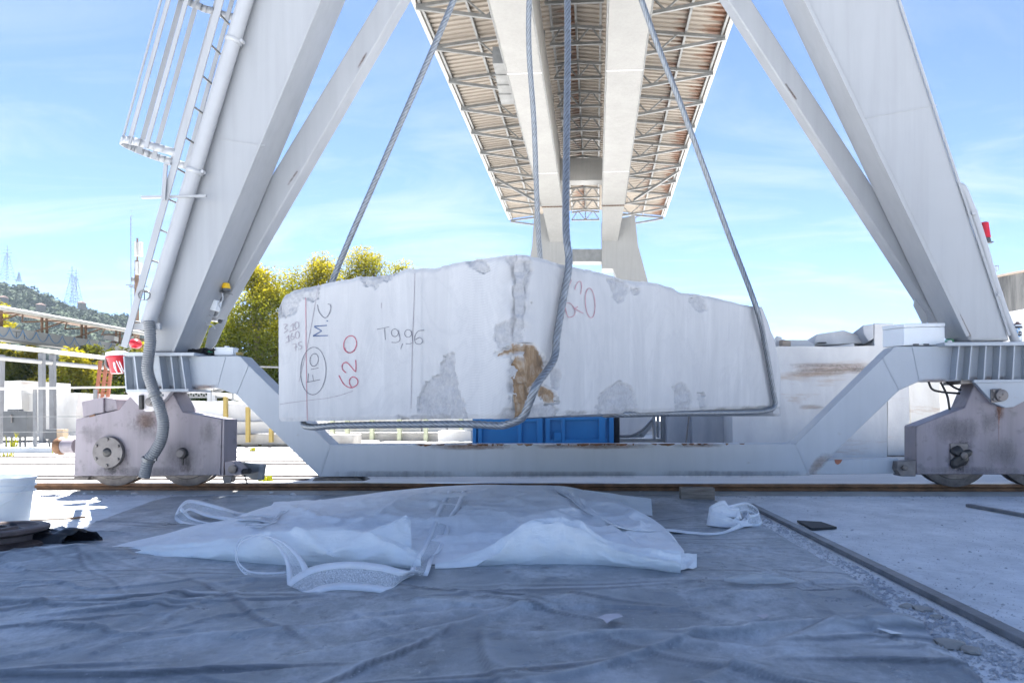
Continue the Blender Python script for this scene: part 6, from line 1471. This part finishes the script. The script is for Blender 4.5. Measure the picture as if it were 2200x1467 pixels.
mblock(486, 868, 640, 905, 14.7, 1.5, 'rounded upper white block between the yellow posts', 'marble', .06)
mblock(490, 906, 640, 931, 14.6, 1.6, 'lower white block behind the yellow posts', 'marble', .05)
mblock(386, 901, 484, 931, 14.5, 1.6, 'lower white block behind the bogie end', 'marble', .05)
for x, yt, yb, lb in ((483, 852, 945, 'first yellow post between the white blocks'), (531, 874, 950, 'second yellow post in front of the white blocks'), (581, 920, 950, 'third yellow post partly hidden by the sill beam')):
    mb = MB(); mb.pbox(x-4, yt, x+4, yb, 14.2, .07); tag(mb.build('yellow_post', M['yellow'], None, .005), lb, 'post', 'yellow rack posts')
mb = MB(); mb.pbox(360, 933, 760, 955, 14.35, .5); tag(mb.build('concrete_kerb', M['concrete'], None, .02), 'low dark concrete kerb below the white blocks', 'kerb')
mb = MB(); mb.bar(P(566, 788, 22), P(640, 790, 22), .05); mb.bar(P(640, 790, 22), V((P(640, 790, 22).x, 22, 0)), .06); mb.bar(P(500, 787, 22), V((P(500, 787, 22).x, 22, 0)), .06); mb.bar(P(500, 787, 22), P(566, 788, 22), .05); tag(mb.build('pipe_goalpost', M['galv']), 'thin metal pipe frame in front of the dark trees', 'frame')
sh_ = empty('open_shed', gp(440, 26), 'small open shed with corrugated awning behind the near bogie', 'shed')
mb = MB(); rows = []
for i in range(61):
    x = 398+i*1.3; z = .06*math.sin(i*1.2); p = P(x, 840, 26); rows.append([p+V((0, 0, z)), p+V((0, 2.5, .5+z))])
mb.grid(rows); mb.build('roof_sheet', M['whitepipe'], sh_)
mb = MB(); mb.bar(P(400, 843, 26), P(475, 843, 26), .06); mb.bar(P(400, 853, 26), P(475, 853, 26), .06)
for k in range(7): mb.bar(P(400+k*11, 853, 26), P(405+k*11, 843, 26), .04); mb.bar(P(405+k*11, 843, 26), P(411+k*11, 853, 26), .04)
mb.build('truss', M['galv'], sh_)
for x in (451, 460):
    mb = MB(); p = P(x, 843, 26); mb.bar(V((p.x, p.y, 0)), p, .14); mb.build('post', M['paint'], sh_)
mb = MB(); A = [P(455, 843, 24), P(520, 860, 24), P(520, 863, 24), P(455, 848, 24)]; mb.prism(A, [p+GB*2 for p in A]); mb.build('side_awning', M['whitepipe'], sh_)
# racks of slabs under the block
lbs = ['first small marble block on the low wall under the hanging block', 'second small marble block on the low wall', 'brownish marble block on the low wall', 'third white block on the low wall', 'pale block near the blue skip on the low wall', 'last pale block touching the blue skip']
for i, (x0, x1, m_) in enumerate(((690, 742, 'marble'), (752, 800, 'marble3'), (806, 855, 'marble3'), (862, 905, 'marble3'), (908, 960, 'marble'), (962, 1016, 'marble'))):
    mblock(x0, 880, x1, 928, 17.0, 1.0, lbs[i], m_, .04, 'small blocks on the low wall')
for x, lb in ((713, 'first'), (745, 'second'), (798, 'third'), (857, 'fourth'), (914, 'fifth'), (990, 'sixth')):
    mb = MB(); mb.pbox(x-4, 885, x+4, 950, 16.6, .1); tag(mb.build('rack_post', plain('mossy_post', (.40, .42, .30), .8, .2, 8)), lb + ' mossy post from the left under the hanging block', 'post', 'mossy rack posts')
mb = MB(); mb.pbox(660, 930, 945, 951, 16.75, .5); tag(mb.build('low_wall', M['concrete'], None, .02), 'low stained concrete wall under the small blocks', 'wall')
mblock(942, 926, 1012, 948, 15.5, .6, 'long pale offcut lying left of the blue skip', 'marble3', .03, 'offcuts on the yard')
mblock(700, 948, 800, 958, 15.2, .5, 'flat pale slab on the ground before the low wall', 'marble3', .02, 'offcuts on the yard')
mblock(810, 950, 905, 958, 15.4, .5, 'second flat pale slab on the ground before the low wall', 'marble3', .02, 'offcuts on the yard')
# blue skip
def skip():
    Y = 9.6; x0, x1 = 1016, 1318; root = empty('skip', gp(1167, Y), 'blue steel skip with ribbed sides under the hanging block', 'skip')
    zt = 1.0; A = P(x0, 950, Y); B_ = P(x1, 950, Y); zb = .12
    mb = MB(); mb.prism([V((A.x, Y, zb)), V((B_.x, Y, zb)), V((B_.x, Y+1.3, zb)), V((A.x, Y+1.3, zb))], [V((A.x, Y, zt)), V((B_.x, Y, zt)), V((B_.x, Y+1.3, zt)), V((A.x, Y+1.3, zt))]); mb.build('body', M['blue'], root, .006)
    def rect(px0, px1, z0, z1, d=.05):
        a, b = P(px0, 900, Y), P(px1, 900, Y); m = MB(); m.prism([V((a.x, Y-d, z0)), V((b.x, Y-d, z0)), V((b.x, Y-.001, z0)), V((a.x, Y-.001, z0))], [V((a.x, Y-d, z1)), V((b.x, Y-d, z1)), V((b.x, Y-.001, z1)), V((a.x, Y-.001, z1))]); m.build('rib', M['blue'], root, .004)
    for a, b in ((1016, 1024), (1028, 1036), (1112, 1121), (1154, 1166), (1172, 1182), (1206, 1214), (1286, 1300), (1308, 1318)): rect(a, b, .12, .98)
    rect(1016, 1156, .55, .62, .045); rect(1172, 1304, .57, .63, .045); rect(1172, 1304, .24, .30, .045); rect(1016, 1318, .90, .985, .06); rect(1190, 1206, .28, .40, .06)
    for x in (1060, 1270):
        p = gp(x, Y+.2); m = MB(); m.lathe(p+V((0, 0, .06)), RA, [(.06, -.1), (.06, .1)], 16); m.build('roller', M['darksteel'], root, smooth=40)
    a = P(1321, 900, Y+.1); m = MB(); rows = []
    m.lathe(V((a.x, Y+.5, .42)), RA, [(.2, -.01), (.40, -.01), (.42, .03), (.42, .08), (.40, .09), (.2, .09)], 28); put(tag(m.build('tyre', M['rubber'], None, smooth=40)), root)
skip()
# grey-white steel frame between skip and blocks
fr = empty('raking_stand', gp(1400, 11), 'pale blue steel frame with raking brace right of the blue skip', 'frame')
Y = 11.2
for nm, pts in (('bottom_bar', [(1330, 934), (1380, 932), (1380, 940), (1330, 941)]), ('brace', [(1372, 934), (1402, 896), (1402, 915), (1382, 940)]), ('column', [(1402, 870), (1409, 870), (1409, 943), (1404, 943)]), ('column', [(1412, 870), (1417, 870), (1417, 940), (1412, 940)]), ('column', [(1421, 870), (1429, 870), (1429, 943), (1421, 943)]), ('base', [(1330, 943), (1432, 943), (1432, 950), (1330, 950)])):
    mb = MB(); A = [P(x, y, Y) for x, y in pts]; mb.prism(A, [p+GB*.2 for p in A]); mb.build(nm, M['paint'] if nm != 'base' else M['concrete'], fr, .005)
mb = MB(); mb.tube(smooth_path([P(1330, 936, Y-.05), P(1352, 937, Y-.05), P(1378, 925, Y-.05), P(1400, 903, Y-.05)], 5), .02, 8); mb.build('cable', M['hose'], fr, smooth=60)
mblock(1325, 860, 1402, 934, 14.0, 1.2, 'pale block seen behind the steel frame', 'marble', .03, 'marble blocks at right')
mblock(1433, 850, 1486, 990, 10.9, .6, 'grey veined slab right of the steel frame', 'marble2', .015, 'marble blocks at right')
mblock(1487, 850, 1572, 990, 10.7, .8, 'smooth grey marble block left of the large white one', 'marble2', .012, 'marble blocks at right')
mb = MB(); mb.tube([P(1484, 860, 10.4), P(1473, 960, 10.3)], .012, 8); tag(mb.build('thin_pole', M['cap']), 'thin leaning pole in front of the grey slabs', 'pole')
mblock(1573, 744, 1905, 985, 10.0, 1.6, 'large white marble block with rust streak behind the right sill beam', 'marble', .02, 'marble blocks at right')
mblock(1906, 770, 1952, 985, 10.3, 1.2, 'white marble block just left of the right bogie', 'marble', .02, 'marble blocks at right')
mblock(1955, 800, 2018, 990, 10.6, 1.2, 'cream marble block seen above the right bogie', 'marble3', .03, 'marble blocks at right')
mblock(2020, 760, 2120, 990, 12.5, 1.2, 'bright block seen between cables above the right bogie', 'marble', .03, 'marble blocks at right')
bigm = [o for o in bpy.data.objects if o.get('label', '').startswith('large white marble block with rust')][0]
for a, mt in (((1685, 783, 1905, 800), 'ochre'), ((1780, 786, 1900, 804), 'ruststain'), ((1690, 790, 1830, 812), 'ochre'), ((1712, 868, 1775, 880), 'ochre'), ((1680, 778, 1900, 790), 'ochre')):
    stain(bigm, [P(a[0], a[1], 9.955), P(a[2], a[1], 9.955), P(a[2], a[3], 9.955), P(a[0], a[3], 9.955)], mt, .7)
def ublock(pts, Y, dep, label, mat='marble'):
    mb = MB(); A = [P(x, y, Y) for x, y in pts]; mb.prism(A, [p+GB*dep+V((.04, 0, -.05)) for p in A]); return tag(mb.build('marble_block', M[mat], None, .012), label, 'marble block', 'marble blocks at right')
ublock([(1681, 746), (1751, 746), (1751, 740), (1733, 730), (1694, 730), (1681, 735)], 10.4, 1.0, 'low white block lying on the large one behind the wooden wedge')
ublock([(1748, 742), (1870, 736), (1868, 728), (1813, 709), (1754, 718)], 10.5, 1.0, 'faceted white block lying on top of the large marble block')
ublock([(1866, 733), (1877, 727), (1877, 696), (1853, 699), (1856, 718)], 10.25, .5, 'grey sided corner block on the top right pile', 'marble2')
ublock([(1877.5, 745), (1925, 745), (1922, 695), (1878, 694)], 10.3, .8, 'upright white block on the top right pile')
ublock([(1748, 746), (1836, 744), (1836, 737), (1800, 742)], 10.05, .3, 'thin white slab edge below the faceted block')
ublock([(1664, 748), (1680, 748), (1680, 724), (1668, 721)], 10.3, .5, 'small white block behind the sling at the right end')
ublock([(2168, 740), (2260, 740), (2260, 660), (2200, 664), (2168, 670)], 13.0, 1.2, 'sunlit white block beyond the spray can')
mb = MB(); A = [P(1682, 749, 10.1), P(1699, 749, 10.1), P(1699, 733, 10.1), P(1682, 729, 10.1)]; mb.prism(A, [p+GB*.2 for p in A]); tag(mb.build('wood_wedge', M['wood']), 'small wooden wedge on top of the large marble block', 'wedge')
mb = MB(); A = [P(1755, 737, 10.4), P(1777, 737, 10.4), P(1774, 734.5, 10.4), P(1760, 735, 10.4)]; mb.prism(A, [p+GB*.1 for p in A]); tag(mb.build('dark_wedge', M['darksteel']), 'thin dark wedge under the faceted block', 'wedge')
# big concrete tank at the right
def tank():
    Y = 55.0; e = P(2130, 640, Y); R = 9.0; c = V((e.x+R, Y+2, 0)); zt = P(2180, 598, Y).z; root = empty('concrete_tank', c, 'round weathered concrete tank with pale roof at far right', 'tank')
    mb = MB(); mb.lathe(c, V((0, 0, 1)), [(R, 0), (R, zt), (R-.2, zt+.01)], 96); mb.build('wall', M['tank'], root, smooth=40)
    zr = P(2145, 582, Y).z; mb = MB(); mb.lathe(c+V((0, 0, zt+.02)), V((0, 0, 1)), [(R+.2, 0), (R+.2, .15), (R*.5, (zr-zt)*.9), (.3, (zr-zt)*1.15)], 96); mb.build('roof', M['pinkroof'], root, smooth=40)
    mb = MB()
    for x in (2138, 2141, 2145): mb.bar(P(x, 584, Y), P(x, 570, Y), .05)
    mb.bar(P(2136, 571, Y), P(2146, 571, Y), .05); mb.build('roof_rail', bluegrey, root)
tank()

# ---------------------------------------------------------------- the air
mb = MB(); mb.box(V((0, 180, 41.5)), (860, 500, 85)); hz = mb.build('haze', bpy.data.materials.new('air')); tag(hz, kind='stuff')
hm = hz.data.materials[0]; hm.use_nodes = True; hm.node_tree.nodes.clear()
pv = hm.node_tree.nodes.new('ShaderNodeVolumePrincipled'); pv.inputs['Density'].default_value = .00022; pv.inputs['Color'].default_value = (.72, .86, 1, 1); pv.inputs['Anisotropy'].default_value = .2
ho = hm.node_tree.nodes.new('ShaderNodeOutputMaterial'); hm.node_tree.links.new(pv.outputs[0], ho.inputs['Volume'])
